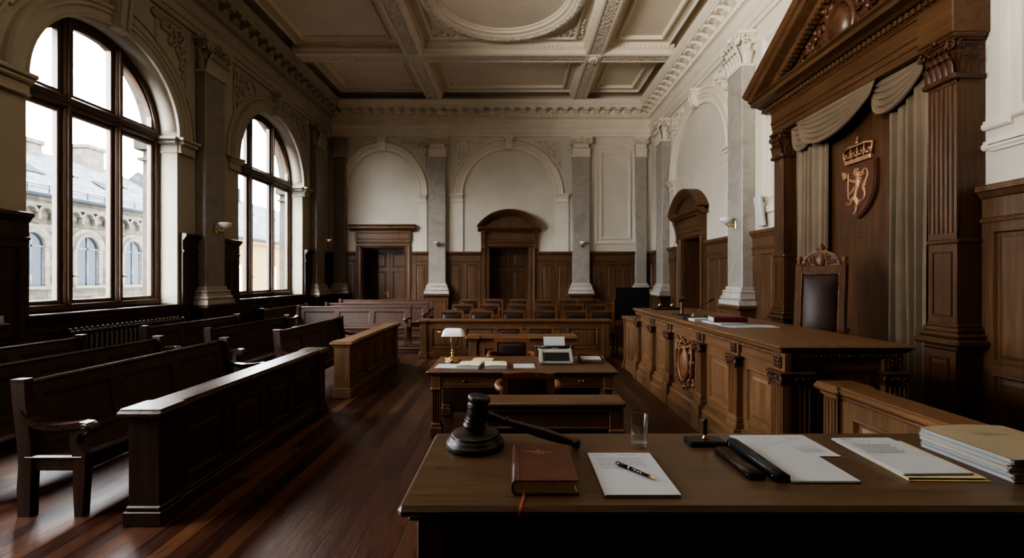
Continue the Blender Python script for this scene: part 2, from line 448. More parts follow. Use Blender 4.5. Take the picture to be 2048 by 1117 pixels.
# ------------------------------------------------------------------ camera model of the photograph
F_PX, CX, CY, EYE = 900.0, 1032.0, 556.0, 1.7
XL, XR, YB, YF = -6.4, 4.65, 15.5, -3.5
ZC = 7.95
LW = P((XL, 0, 0), (0, 1, 0), (0, 0, 1), (1, 0, 0))
BW = P((0, YB, 0), (1, 0, 0), (0, 0, 1), (0, -1, 0))
RW = P((XR, 0, 0), (0, 1, 0), (0, 0, 1), (-1, 0, 0))
RAISED = [(0, 0), (0.004, 0.010), (0.018, 0.012), (0.028, -0.006), (0.034, -0.016), (0.05, -0.016), (0.085, -0.004)]
FLATP = [(0, 0), (0.006, -0.004), (0.02, -0.006), (0.028, -0.02)]

def panelled(mb, P_, u0, u1, v0, v1, cols, rows, stile, rail, depth, rings=RAISED, n=0.0, pan=None):
    """stiles and rails with sunk panels; cols, rows: relative sizes. Panels go to the list pan as their own builders if given."""
    cu, cv = sum(cols), sum(rows)
    W = (u1 - u0) - stile * (len(cols) + 1); H = (v1 - v0) - rail * (len(rows) + 1)
    us = [u0]
    for c in cols: us += [us[-1] + stile, us[-1] + stile + W * c / cu]
    us.append(u1)
    vs = [v0]
    for r in rows: vs += [vs[-1] + rail, vs[-1] + rail + H * r / cv]
    vs.append(v1)
    for i in range(len(us) - 1):
        for j in range(len(vs) - 1):
            a, b, c, d = us[i], us[i + 1], vs[j], vs[j + 1]
            if i % 2 and j % 2:
                t = MB() if pan is not None else mb
                R = [(k * 1.0, n + q) for k, q in rings]
                m = 0.42 * min(b - a, d - c)
                R = [(min(k, m), q) for k, q in R]
                t.rings(P_, a, b, c, d, R)
                if pan is not None: pan.append(t)
            else:
                mb.quad(P_.pt(a, c, n), P_.pt(b, c, n), P_.pt(b, d, n), P_.pt(a, d, n))
    mb.obox(P_, u0, u1, v0, v1, n - depth, n - 0.021)
    for a in (u0, u1): mb.quad(P_.pt(a, v0, n), P_.pt(a, v1, n), P_.pt(a, v1, n - 0.022), P_.pt(a, v0, n - 0.022))
    for a in (v0, v1): mb.quad(P_.pt(u0, a, n), P_.pt(u1, a, n), P_.pt(u1, a, n - 0.022), P_.pt(u0, a, n - 0.022))

def spiral(P_, u, v, n, r0, turns, rad, dirn=1, a0=0.0, steps=26):
    pts = []; rr = []
    for i in range(steps + 1):
        t = i / steps; a = a0 + dirn * 2 * PI * turns * t; r = r0 * (1 - 0.88 * t)
        pts.append(P_.pt(u + r * math.cos(a), v + r * math.sin(a), n)); rr.append(rad * (1 - 0.4 * t))
    return pts, rr

def leaf(mb, P_, u, v, n, w, h, curl, lean=0.0):
    """acanthus leaf rising from (u,v,n), tip curling outwards"""
    def fn(a, t):
        x = (a - 0.5)
        wid = w * (0.78 + 0.42 * math.sin(PI * min(1, 0.15 + 0.72 * t))) * (1 + 0.17 * abs(math.sin(t * PI * 3.4)))
        if t > 0.78: wid *= 1 - (t - 0.78) / 0.22 * 0.72
        d = max(0.0, t - 0.74) / 0.26
        vv = h * (1.12 * t - 0.36 * d * d)
        nn = curl * (t ** 2.0) + 0.35 * curl * d + 0.16 * w * (1 - abs(2 * x)) + 0.012 - 0.05 * w * math.cos(12 * x) * (1 - t)
        return P_.pt(u + x * wid + lean * t, v + vv, n + nn)
    mb.grid(fn, 6, 10)

def corinthian(mb, P_, w, h, d, sides=True):
    """capital in frame P_ (origin: bottom centre on the wall), shaft width w, projection d"""
    # bell
    st = 8
    for j in range(st):
        t0, t1 = j / st, (j + 1) / st
        f = lambda t: -0.02 * w + 0.10 * w * t ** 2.5
        for (a, b) in ((t0, t1),):
            mb.obox(P_, -w / 2 - f(a) + 0.03 * w, w / 2 + f(a) - 0.03 * w, h * a * 0.86, h * b * 0.86 + 0.001, 0, d + f(a) - 0.02 * w)
    mb.obox(P_, -w / 2 - 0.03, w / 2 + 0.03, -0.03, 0.03, 0, d + 0.03, 0.012)
    mb.obox(P_, -w * 0.66, w * 0.66, h * 0.88, h, 0, d + 0.17 * w, 0.015)
    mb.obox(P_, -w * 0.60, w * 0.60, h * 0.83, h * 0.89, 0, d + 0.12 * w, 0.01)
    mb.ball(P_.pt(0, h * 0.93, d + 0.18 * w), 0.085 * w)
    faces = [(P_.at(0, 0, d), w)]
    if sides:
        faces.append((P(P_.pt(-w / 2, 0, d * 0.6), P_.N, P_.V, -P_.U), d * 0.6))
        faces.append((P(P_.pt(w / 2, 0, d * 0.6), P_.N, P_.V, P_.U), d * 0.6))
    for fr, ww in faces:
        k = max(1, round(5 * ww / w))
        for i in range(k):
            leaf(mb, fr, -ww / 2 + ww * (i + 0.5) / k, 0.02, 0.005, ww / k * 0.86, h * 0.42, 0.17 * w)
        for i in range(k - 1 if k > 1 else 1):
            leaf(mb, fr, -ww / 2 + ww * (i + 1) / max(k, 2), h * 0.22, 0.02 * w, ww / max(k, 2) * 0.86, h * 0.46, 0.21 * w)
    for sg in (-1, 1):
        for r_ in (0.15,):
            pts, rr = spiral(P_, sg * w * 0.50, h * 0.72, d + 0.15 * w, r_ * w, 1.6, 0.04 * w, -sg, PI / 2)
            mb.tube(pts, rr, 6)
        mb.tube([P_.pt(sg * w * 0.12, h * 0.4, d + 0.06 * w), P_.pt(sg * w * 0.25, h * 0.7, d + 0.10 * w), P_.pt(sg * w * 0.45, h * 0.87, d + 0.15 * w)], [0.03 * w, 0.04 * w, 0.04 * w], 6)
        pts, rr = spiral(P_, sg * w * 0.13, h * 0.70, d + 0.11 * w, 0.09 * w, 1.3, 0.028 * w, sg, PI / 2, 16)
        mb.tube(pts, rr, 5)
        if sides:
            sf = P(P_.pt(sg * (w / 2 + 0.1 * w), 0, 0), P_.N, P_.V, P_.U * sg)
            pts, rr = spiral(sf, d * 0.9, h * 0.72, 0.03 * w, 0.13 * w, 1.5, 0.036 * w, -1, PI / 2, 16)
            mb.tube(pts, rr, 6)

def scrollwork(mb, P_, pts_uv, size, n=0.012, rad=0.018):
    """rinceau of spirals and leaves at (u,v,scale,direction)"""
    for (u, v, s_, d_) in pts_uv:
        p, r = spiral(P_, u, v, n, size * s_, 1.5, rad * (0.5 + 0.5 * s_), d_, random.uniform(0, 6.28), 20)
        mb.tube(p, r, 6)
        for k in range(3):
            a = random.uniform(0, 6.28)
            c = P_.pt(u + math.cos(a) * size * s_ * 1.15, v + math.sin(a) * size * s_ * 1.15, n)
            mb.ball(c, rad * 1.5, 6, 4)
# ================================================================== ROOM SHELL
mb = MB(); mb.box(-8.0, 6.0, YF, YB + 2, -0.2, 0.0); struct('floor', mb, 'floor')

def arched_wall(mb, P_, u0, u1, z1, ops, depth):
    """ops: (a, b, sill, spring, ry) arched openings through a wall of the given depth"""
    K = 28
    for n in (0.0, -depth):
        u = u0
        for (a, b, sl, sp, ry) in ops:
            mb.quad(P_.pt(u, 0, n), P_.pt(a, 0, n), P_.pt(a, z1, n), P_.pt(u, z1, n))
            mb.quad(P_.pt(a, 0, n), P_.pt(b, 0, n), P_.pt(b, sl, n), P_.pt(a, sl, n))
            c, r = (a + b) / 2, (b - a) / 2
            for i in range(K):
                t0, t1 = PI - PI * i / K, PI - PI * (i + 1) / K
                p0 = (c + r * math.cos(t0), sp + ry * math.sin(t0)); p1 = (c + r * math.cos(t1), sp + ry * math.sin(t1))
                mb.quad(P_.pt(p0[0], p0[1], n), P_.pt(p1[0], p1[1], n), P_.pt(p1[0], z1, n), P_.pt(p0[0], z1, n))
            u = b
        mb.quad(P_.pt(u, 0, n), P_.pt(u1, 0, n), P_.pt(u1, z1, n), P_.pt(u, z1, n))
    for (a, b, sl, sp, ry) in ops:
        c, r = (a + b) / 2, (b - a) / 2
        mb.quad(P_.pt(a, sl, 0), P_.pt(b, sl, 0), P_.pt(b, sl, -depth), P_.pt(a, sl, -depth))
        for q in (a, b): mb.quad(P_.pt(q, sl, 0), P_.pt(q, sp, 0), P_.pt(q, sp, -depth), P_.pt(q, sl, -depth))
        for i in range(K):
            t0, t1 = PI - PI * i / K, PI - PI * (i + 1) / K
            p0 = (c + r * math.cos(t0), sp + ry * math.sin(t0)); p1 = (c + r * math.cos(t1), sp + ry * math.sin(t1))
            mb.add([P_.pt(*p0, 0), P_.pt(*p1, 0), P_.pt(*p1, -depth), P_.pt(*p0, -depth)], [(0, 1, 2, 3)], True)
SILL = 1.21
WINS = [(1.25, 4.05, SILL, 4.36, 1.38), (5.88, 8.50, SILL, 4.35, 1.34), (10.38, 13.48, SILL, 4.42, 1.57)]
GN = -0.38      # plane of the window joinery behind the wall face
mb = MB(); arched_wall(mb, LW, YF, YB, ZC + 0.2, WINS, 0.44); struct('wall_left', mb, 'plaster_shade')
# outer leaf of the wall in stone, with the far jambs seen through the glass
mb = MB(); OL = LW.at(0, 0, -0.45)
arched_wall(mb, OL, YF, YB, ZC + 0.2, [(a - 0.05, b + 0.12, sl - 0.15, sp, ry + 0.08) for a, b, sl, sp, ry in WINS], 0.30)
for (a, b, sl, sp, ry) in WINS:
    mb.obox(OL, b - 0.02, b + 0.3, sp - 0.22, sp - 0.05, -0.36, -0.05)
    mb.obox(OL, b + 0.03, b + 0.3, sp - 0.42, sp - 0.36, -0.33, -0.05)
struct('wall_exterior', mb, 'ashlar')

DOORS_B = [(-5.31, -3.82, 2.77), (-0.91, 0.465, 2.77)]
def holed_wall(mb, P_, u0, u1, z1, holes, t):
    u = u0
    for a, b, h in holes:
        mb.obox(P_, u, a, 0, z1, -t, 0); mb.obox(P_, a, b, h, z1, -t, 0); u = b
    mb.obox(P_, u, u1, 0, z1, -t, 0)
mb = MB(); holed_wall(mb, BW, XL - 0.6, XR + 0.6, ZC + 0.2, DOORS_B, 0.9); mb.obox(BW, XL, XR, 0, 4, -1.2, -1.1); struct('wall_back', mb, 'plaster')
DOOR_R = (11.25, 12.55, 2.77)
mb = MB(); holed_wall(mb, RW, YF, YB, ZC + 0.2, [DOOR_R], 0.7); mb.obox(RW, 10, 14, 0, 4, -0.9, -0.8); struct('wall_right', mb, 'plaster')
mb = MB(); mb.box(XL - 0.6, XR + 0.6, YF - 0.2, YF, 0, ZC + 0.2); struct('wall_front', mb, 'wains')
mb = MB(); mb.box(XL - 1.3, XR + 0.8, YF - 0.2, YB + 1.3, ZC, ZC + 0.25)
# flat raised frames on the coffer fields
BX = [XL, -2.73, 2.10, XR]; BYS = [YF, -2.2, 2.6, 7.35, 12.2, YB]
CL = P((0, 0, ZC), (1, 0, 0), (0, 1, 0), (0, 0, -1))
for i in range(3):
    for j in range(5):
        x0, x1, y0, y1 = BX[i] + (0.25 if i else 0.55), BX[i + 1] - (0.25 if i < 2 else 0.55), BYS[j] + (0.25 if j else .5), BYS[j + 1] - (0.25 if j < 4 else 0.55)
        if x1 - x0 < 0.8 or y1 - y0 < 0.8: continue
        mb.rings(CL, x0, x1, y0, y1, [(0.0, 0.0), (0.0, 0.07), (0.05, 0.10), (0.08, 0.06), (0.08, 0.03), (0.26, 0.03), (0.27, 0.075), (0.32, 0.085), (0.35, 0.045), (0.36, 0.0)], fill=False)
struct('ceiling', mb, 'ceil')

# ------------------------------------------------------------------ ceiling beams
TN = [0]
def trim(mb, mat):
    TN[0] += 1
    return struct('trim_%d' % TN[0], mb, mat)
zb = 7.63
prof = [(-0.29, ZC), (-0.29, zb + .13), (-0.25, zb + .10), (-0.25, zb + 0.03), (-0.20, zb), (-0.15, zb), (-0.135, zb + 0.035), (0.135, zb + 0.035), (0.15, zb), (0.20, zb), (0.25, zb + .03), (0.25, zb + .10), (0.29, zb + .13), (0.29, ZC)]
for x in BX[1:3]:
    mb = MB(); mb.extrude(P((x, 0, 0), (0, 1, 0), (0, 0, 1), (1, 0, 0)), prof, YF, YB - 0.45)
    y = YF
    for sg in (-1, 1):
        y = 5.0
        while y < YB - 0.5:
            mb.obox(P((x, 0, 0), (0, 1, 0), (0, 0, 1), (1, 0, 0)), y, y + 0.055, zb + 0.14, zb + 0.21, 0, sg * 0.32); y += 0.11
    trim(mb, 'ceil')
    m2 = MB(); m2.obox(P((x, 0, 0), (0, 1, 0), (0, 0, 1), (1, 0, 0)), YF, YB - 0.45, zb + 0.012, zb + 0.05, -0.13, 0.13); trim(m2, 'ornament')
for y in BYS[1:5]:
    mb = MB(); pp = P((0, y, 0), (1, 0, 0), (0, 0, 1), (0, 1, 0)); mb.extrude(pp, prof, XL + 0.45, XR - 0.45)
    if y > 5:
        x = XL + 0.5
        while x < XR - 0.5:
            mb.obox(pp, x, x + 0.055, zb + 0.14, zb + 0.21, 0.32, -0.32); x += 0.11
    trim(mb, 'ceil')
    m2 = MB(); m2.obox(pp, XL + 0.45, XR - 0.45, zb + 0.012, zb + 0.05, -0.13, 0.13); trim(m2, 'ornament')
    for x in BX[1:3]:
        m3 = MB(); m3.box(x - 0.2, x + 0.2, y - 0.2, y + 0.2, zb - 0.015, zb + 0.04, 0.01)
        m3.M = Matrix.Translation((x, y, zb - 0.015)) @ Matrix.Rotation(PI, 4, 'X')
        m3.lathe([(0.15, 0), (0.15, 0.02), (0.12, 0.035), (0.10, 0.02), (0.06, 0.05), (0.0, 0.06)], 16)
        for k in range(8):
            a = k * PI / 4; m3.ball((0.1 * math.cos(a), 0.1 * math.sin(a), 0.03), 0.035, 8, 5)
        m3.M = None
        if y > 5: trim(m3, 'plaster_cool')
# the round moulding in the middle coffer
CC = (-0.30, 9.80)
ring = P((CC[0], CC[1], ZC), (1, 0, 0), (0, 1, 0), (0, 0, -1))
mb = MB(); mb.sweep_arch(ring, 0, 0, 1.66, 1.66, [(-0.20, 0), (-0.20, 0.03), (-0.15, 0.05), (-0.14, 0.09), (-0.06, 0.11), (-0.04, 0.14), (0.0, 0.15), (0.0, 0.0)], 0, 2 * PI, 96); trim(mb, 'ceil')
mb = MB(); mb.sweep_arch(ring, 0, 0, 1.66, 1.66, [(0.0, 0.0), (0.0, 0.16), (0.04, 0.19), (0.13, 0.18), (0.18, 0.13), (0.2, 0.0)], 0, 2 * PI, 96, smooth=True); trim(mb, 'ornament')
mb = MB(); mb.sweep_arch(ring, 0, 0, 1.66, 1.66, [(0.2, 0.0), (0.2, 0.06), (0.25, 0.05), (0.27, 0.0)], 0, 2 * PI, 96); trim(mb, 'ceil')
mb = MB()
for sx in (-1, 1):
    for sy in (-1, 1):
        px, py = CC[0] + sx * 1.98, CC[1] + sy * 1.88
        mb.face_poly(CL, [(px, py), (px - sx * 0.95, py), (px - sx * 0.48, py - sy * 0.48 * .55), (px - sx * 0.26, py - sy * 0.5), (px, py - sy * 0.95)], 0.0, 0.012)
        for (a, b, s_) in ((0.17, 0.17, 1.5), (0.42, 0.12, 1.0), (0.12, 0.42, 1.0), (0.62, 0.08, 0.7), (0.08, 0.62, 0.7), (0.34, 0.30, 0.7), (0.78, 0.05, 0.45), (0.05, 0.78, 0.45), (0.28, 0.05, 0.5), (0.05, 0.28, 0.5)):
            scrollwork(mb, CL, [(px - sx * a, py - sy * b, s_, sx * sy)], 0.095, 0.03, 0.028)
trim(mb, 'plaster_cool')
# chandelier-free centre: plain field

# ------------------------------------------------------------------ cornice and entablature on four walls
CORN = [(0, 6.55), (0.05, 6.55), (0.05, 6.66), (0.075, 6.66), (0.075, 6.82), (0.10, 6.84), (0.13, 6.90), (0.14, 6.93), (0.05, 6.95), (0.05, 7.14), (0.09, 7.16), (0.13, 7.22), (0.15, 7.25), (0.17, 7.27), (0.17, 7.42), (0.44, 7.42), (0.44, 7.50), (0.46, 7.51), (0.50, 7.58), (0.52, 7.64), (0.52, 7.67), (0.30, 7.67), (0, 7.70)]
def modillion(mb, P_, u):
    mb.extrude(P_.at(u, 0, 0), [(0.17, 7.42), (0.42, 7.42), (0.42, 7.385), (0.40, 7.36), (0.36, 7.365), (0.30, 7.355), (0.24, 7.31), (0.17, 7.28)], -0.085, 0.085)
for nm, W, u0, u1 in (('left', LW, YF, YB), ('back', BW, XL, XR), ('right', RW, YF, YB)):
    mb = MB(); mb.extrude(W, CORN, u0, u1)
    u = u0 + 0.25
    while u < u1 - 0.1:
        if nm == 'back' or u > 2.5: modillion(mb, W, u)
        u += 0.355
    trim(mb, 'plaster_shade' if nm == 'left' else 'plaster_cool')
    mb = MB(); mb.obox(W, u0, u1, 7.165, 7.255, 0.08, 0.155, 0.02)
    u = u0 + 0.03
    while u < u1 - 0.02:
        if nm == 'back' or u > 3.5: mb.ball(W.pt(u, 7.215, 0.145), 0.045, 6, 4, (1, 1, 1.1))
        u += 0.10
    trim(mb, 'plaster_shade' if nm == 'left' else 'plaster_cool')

# ------------------------------------------------------------------ pilasters
def pilaster(P_, uc, label, w=0.60, d=0.20, ped_mat='wains', top=6.50):
    base = P_.pt(uc, 0, d / 2)
    t = thing('marble_pilaster', label, 'pilaster', base, 0, 'marble pilasters round the courtroom')
    q = P_.at(uc, 0, 0.006)
    mb = MB(); mb.obox(q, -w / 2, w / 2, 1.50, top - 0.66, 0, d, 0.012); obj('shaft', mb, 'marble_shade' if ped_mat == 'dark' else 'marble', t)  # window-side pilasters use darkened marble and plaster, shade put in the colour
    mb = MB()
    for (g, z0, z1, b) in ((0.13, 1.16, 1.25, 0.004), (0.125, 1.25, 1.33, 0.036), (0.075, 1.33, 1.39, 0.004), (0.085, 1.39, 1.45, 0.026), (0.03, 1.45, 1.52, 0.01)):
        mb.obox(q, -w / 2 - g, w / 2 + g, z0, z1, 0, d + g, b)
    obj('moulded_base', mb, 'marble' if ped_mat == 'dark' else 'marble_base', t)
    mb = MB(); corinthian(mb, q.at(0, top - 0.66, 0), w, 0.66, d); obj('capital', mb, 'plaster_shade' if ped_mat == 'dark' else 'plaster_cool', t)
    mb = MB(); mb.obox(q, -w / 2 - 0.13, w / 2 + 0.13, 0.0, 0.16, 0, d + 0.13, 0.01); mb.obox(q, -w / 2 - 0.10, w / 2 + 0.10, 0.16, 1.05, 0, d + 0.08)
    mb.rings(q, -w / 2 - 0.02, w / 2 + 0.02, 0.26, 0.95, [(0, d + 0.081), (0.008, d + 0.1), (0.03, d + 0.1), (0.05, d + 0.083)])
    mb.obox(q, -w / 2 - 0.12, w / 2 + 0.12, 1.05, 1.09, 0, d + 0.11, 0.006); mb.obox(q, -w / 2 - 0.17, w / 2 + 0.17, 1.09, 1.16, 0, d + 0.17, 0.016)
    obj('pedestal', mb, ped_mat, t)
    return t
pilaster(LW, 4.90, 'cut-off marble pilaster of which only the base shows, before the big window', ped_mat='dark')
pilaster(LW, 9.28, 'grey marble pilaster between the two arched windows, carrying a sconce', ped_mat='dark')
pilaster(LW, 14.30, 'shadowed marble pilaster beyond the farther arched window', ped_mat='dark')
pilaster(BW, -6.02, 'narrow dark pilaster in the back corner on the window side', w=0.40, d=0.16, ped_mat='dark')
pilaster(BW, -2.68, 'marble pilaster with sconce between the flat-topped and curved-top back doors', w=0.58)
pilaster(BW, 2.22, 'marble pilaster with sconce between the curved-top back door and plain wall panel', w=0.58)
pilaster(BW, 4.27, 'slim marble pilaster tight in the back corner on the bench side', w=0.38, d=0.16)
pilaster(RW, 13.85, 'marble pilaster on the bench wall, beyond the side door', d=0.24)
pilaster(RW, 9.05, 'pale marble pilaster on the bench wall between side door and canopy', d=0.25)

# ------------------------------------------------------------------ archivolts, imposts, keystones
ARCHM = [(0.0, 0.0), (0.0, 0.05), (0.04, 0.065), (0.05, 0.04), (0.14, 0.04), (0.15, 0.065), (0.21, 0.065), (0.22, 0.09), (0.27, 0.10), (0.29, 0.06), (0.30, 0.0)]
def impost(mb, P_, u0, u1, z, n=0.10):
    mb.obox(P_, u0, u1, z - 0.06, z, 0, n + 0.05, 0.012); mb.obox(P_, u0 + 0.02, u1 - 0.02, z - 0.13, z - 0.06, 0, n + 0.02, 0.02)
    mb.obox(P_, u0 + 0.04, u1 - 0.04, z - 0.26, z - 0.13, 0, n - 0.04); mb.obox(P_, u0 + 0.03, u1 - 0.03, z - 0.29, z - 0.26, 0, n - 0.02, 0.008)
def keystone(mb, P_, u, z0, z1):
    mb.extrude(P(P_.pt(u, 0, 0), P_.U, P_.V, P_.N), [(0, z0), (0.13, z0 + 0.02), (0.20, z1 - 0.16), (0.24, z1 - 0.1), (0.24, z1 - 0.02), (0, z1)], -0.12, 0.12)
    mb.obox(P_, u - 0.17, u + 0.17, z1 - 0.09, z1, 0, 0.27, 0.015)
    for s_ in (-1, 1): mb.extrude(P(P_.pt(u + s_ * 0.07, 0, 0), P_.U, P_.V, P_.N), [(0.1, z0 + 0.05), (0.17, z0 + 0.06), (0.235, z1 - 0.18), (0.1, z1 - 0.16)], -0.03, 0.03)
def spandrel(mb, P_, uc, spring, rx, ry, top, side, wide):
    """triangular carved field between the arch and the pilaster"""
    a0, a1 = 0.50, 1.08
    pts = []
    for i in range(9):
        a = a0 + (a1 - a0) * i / 8
        pts.append((uc + side * (rx + 0.40) * math.cos(a), spring + (ry + 0.38) * math.sin(a)))
    cu = uc + side * min(wide, (rx + 0.40) * math.cos(a0) + 0.02)
    poly = [(cu, pts[0][1])] + pts + [(pts[-1][0], top), (cu, top)]
    poly = [(min(max(u, uc - wide), uc + wide), min(v, top)) for u, v in poly]
    out = []
    for q in poly:
        if not out or (abs(out[-1][0] - q[0]) + abs(out[-1][1] - q[1])) > 0.012: out.append(q)
    cx, cy = cu - side * 0.22, top - 0.2
    for i in range(len(out)):
        a, b = out[i], out[(i + 1) % len(out)]
        mb.tube([P_.pt(*a, 0.015), P_.pt(*b, 0.015)], 0.022, 5, False)
    ang = 0.5 * (a0 + a1)
    for (du, dv, s_) in ((0.02, 0.0, 1.5), (-0.22, 0.08, 1.0), (0.08, -0.28, 1.0), (-0.40, 0.12, .6), (0.13, -0.52, .6), (-0.12, -0.18, 0.7), (0.12, 0.13, 0.5), (-0.56, 0.14, .4), (0.16, -0.72, .4), (0.16, -0.12, 0.5), (-0.3, 0.0, .5)):
        scrollwork(mb, P_, [(cx + side * du, cy + dv, s_ * 1.25, side)], 0.088, 0.02, 0.027)
for i, (a, b, sl, sp, ry) in enumerate(WINS):
    mb = MB(); c, r = (a + b) / 2, (b - a) / 2
    mb.sweep_arch(LW, c, sp, r, ry, ARCHM); mb.sweep_arch(LW, c, sp, r, ry, [(0.42, 0), (0.42, 0.03), (0.46, 0.03), (0.46, 0)])
    keystone(mb, LW, c, sp + ry - 0.06, 6.56)
    for (u0, u1) in ((a - 0.46 if i != 2 else a - .44, a + 0.03), (b - 0.03, b + 0.44)):
        impost(mb, LW, u0, u1, sp)
    # impost wraps into the reveal
    for q, dr in ((a, 1), (b, -1)):
        rv = P(LW.pt(q, 0, 0), -LW.N, LW.V, LW.U * dr)
        impost(mb, rv, -0.05, 0.36, sp, 0.05)
    if i >= 1:
        for sd in (-1, 1): spandrel(mb, LW, c, sp, r, ry, 6.46, sd, r + 0.42)
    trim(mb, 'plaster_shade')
def blind_arch(P_, c, rx, ry, sp, wide, sides=(-1, 1)):
    mb = MB()
    mb.sweep_arch(P_, c, sp, rx, ry, [(k, n) for k, n in ARCHM]); mb.sweep_arch(P_, c, sp, rx, ry, [(0.36, 0), (0.36, 0.035), (0.40, 0.035), (0.40, 0)])
    keystone(mb, P_, c, sp + ry - 0.02, 6.5)
    for sd in sides:
        u0, u1 = sorted((c + sd * (rx - 0.03), c + sd * (wide - 0.02)))
        impost(mb, P_, u0, u1, sp)
        mb.obox(P_, min(c + sd * rx, c + sd * (wide - 0.05)), max(c + sd * rx, c + sd * (wide - 0.05)), 2.6, sp - 0.2, 0, 0.045)
        spandrel(mb, P_, c, sp, rx, ry, 6.42, sd, wide)
    trim(mb, 'plaster_cool')
blind_arch(BW, -4.58, 1.27, 1.50, 4.55, 1.57)
blind_arch(BW, -0.24, 1.58, 1.52, 4.58, 2.10)
blind_arch(RW, 11.50, 1.62, 1.50, 4.55, 2.05)
# plain framed wall fields
def wall_frame(P_, u0, u1, v0, v1):
    mb = MB(); mb.rings(P_, u0, u1, v0, v1, [(0, 0), (0.0, 0.03), (0.02, 0.05), (0.05, 0.05), (0.07, 0.03), (0.09, 0.03), (0.10, 0.0)], fill=False); trim(mb, 'plaster_cool')
wall_frame(BW, 2.72, 4.42 - 0.30, 2.86, 6.22); wall_frame(BW, 2.88, 3.96, 3.02, 6.06)
wall_frame(RW, 4.0, 8.45, 2.95, 6.2); wall_frame(RW, 4.2, 8.25, 3.15, 6.0)
wall_frame(RW, -2.5, 4.2, 3.2, 6.2)

# ------------------------------------------------------------------ wainscot
def wainscot(P_, u0, u1, z1, ncol, mat, matx, lower=True, n=0.05):
    mb = MB()
    fr = P_.at(0, 0, n)
    rows = [0.42, 1.0] if lower and z1 > 2 else [1.0]
    panelled(mb, fr, u0, u1, 0.14, z1 - 0.34 if z1 > 2 else z1 - 0.1, [1] * ncol, rows, 0.10, 0.10, n - 0.002)
    if z1 > 2:
        mb.extrude(P_, [(0, z1 - 0.36), (n + 0.02, z1 - 0.36), (n + 0.025, z1 - 0.33), (n, z1 - 0.31), (n, z1 - 0.13), (n + 0.02, z1 - 0.12), (n + 0.05, z1 - 0.07), (n + 0.07, z1 - 0.06), (n + 0.07, z1 - 0.015), (n + 0.05, z1), (0, z1)], u0, u1)
    else:
        mb.extrude(P_, [(0, z1 - 0.12), (n + 0.01, z1 - 0.12), (n + 0.03, z1 - 0.05), (n + 0.03, z1), (0, z1)], u0, u1)
    trim(mb, mat)
    mb = MB(); mb.extrude(P_, [(0, 0), (n + 0.03, 0), (n + 0.03, 0.14), (n + 0.015, 0.17), (n, 0.19), (0, 0.19)], u0, u1)
    return mb
WZ = 2.60
bb = []
for (u0, u1, k) in ((XL + 0.02, -5.55, 2), (-3.55, -2.98, 1), (-2.38, -1.80, 1), (-1.80, -1.23, 1), (0.79, 1.93, 2), (2.5, 4.58, 4)):
    b_ = wainscot(BW, u0, u1, WZ, k, 'wains', 'wains_x'); bb.append(b_)
mb = MB(); [mb.add(q.v, q.f) for q in bb]; o = struct('baseboard_back', mb, 'wains_x')
bb = []
for (u0, u1, k) in ((13.0, YB - 0.07, 4), (7.95, 10.9, 5), (0.6, 4.445, 3), (YF, 0.6, 3)):
    bb.append(wainscot(RW, u0, u1, WZ, k, 'wains', 'wains'))
mb = MB(); [mb.add(q.v, q.f) for q in bb]; struct('baseboard_right', mb, 'wains')
bb = []
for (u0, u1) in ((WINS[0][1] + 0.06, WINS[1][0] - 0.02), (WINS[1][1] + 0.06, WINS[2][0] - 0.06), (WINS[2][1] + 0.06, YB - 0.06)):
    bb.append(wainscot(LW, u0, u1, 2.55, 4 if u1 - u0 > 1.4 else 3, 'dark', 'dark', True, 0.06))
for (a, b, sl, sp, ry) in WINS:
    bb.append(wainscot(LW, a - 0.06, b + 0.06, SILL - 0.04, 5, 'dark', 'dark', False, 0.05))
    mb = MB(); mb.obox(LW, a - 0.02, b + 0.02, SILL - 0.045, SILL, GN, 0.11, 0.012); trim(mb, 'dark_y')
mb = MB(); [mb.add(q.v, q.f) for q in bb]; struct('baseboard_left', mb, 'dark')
mb = MB(); mb.obox(RW, YF, 4.40, 2.98, 3.06, 0, 0.05, 0.012); mb.obox(RW, YF, 4.40, 2.93, 2.98, 0, 0.03, 0.006); mb.obox(RW, 7.7, 8.7, 2.90, 2.97, 0, 0.045, 0.012); trim(mb, 'plaster_cool')

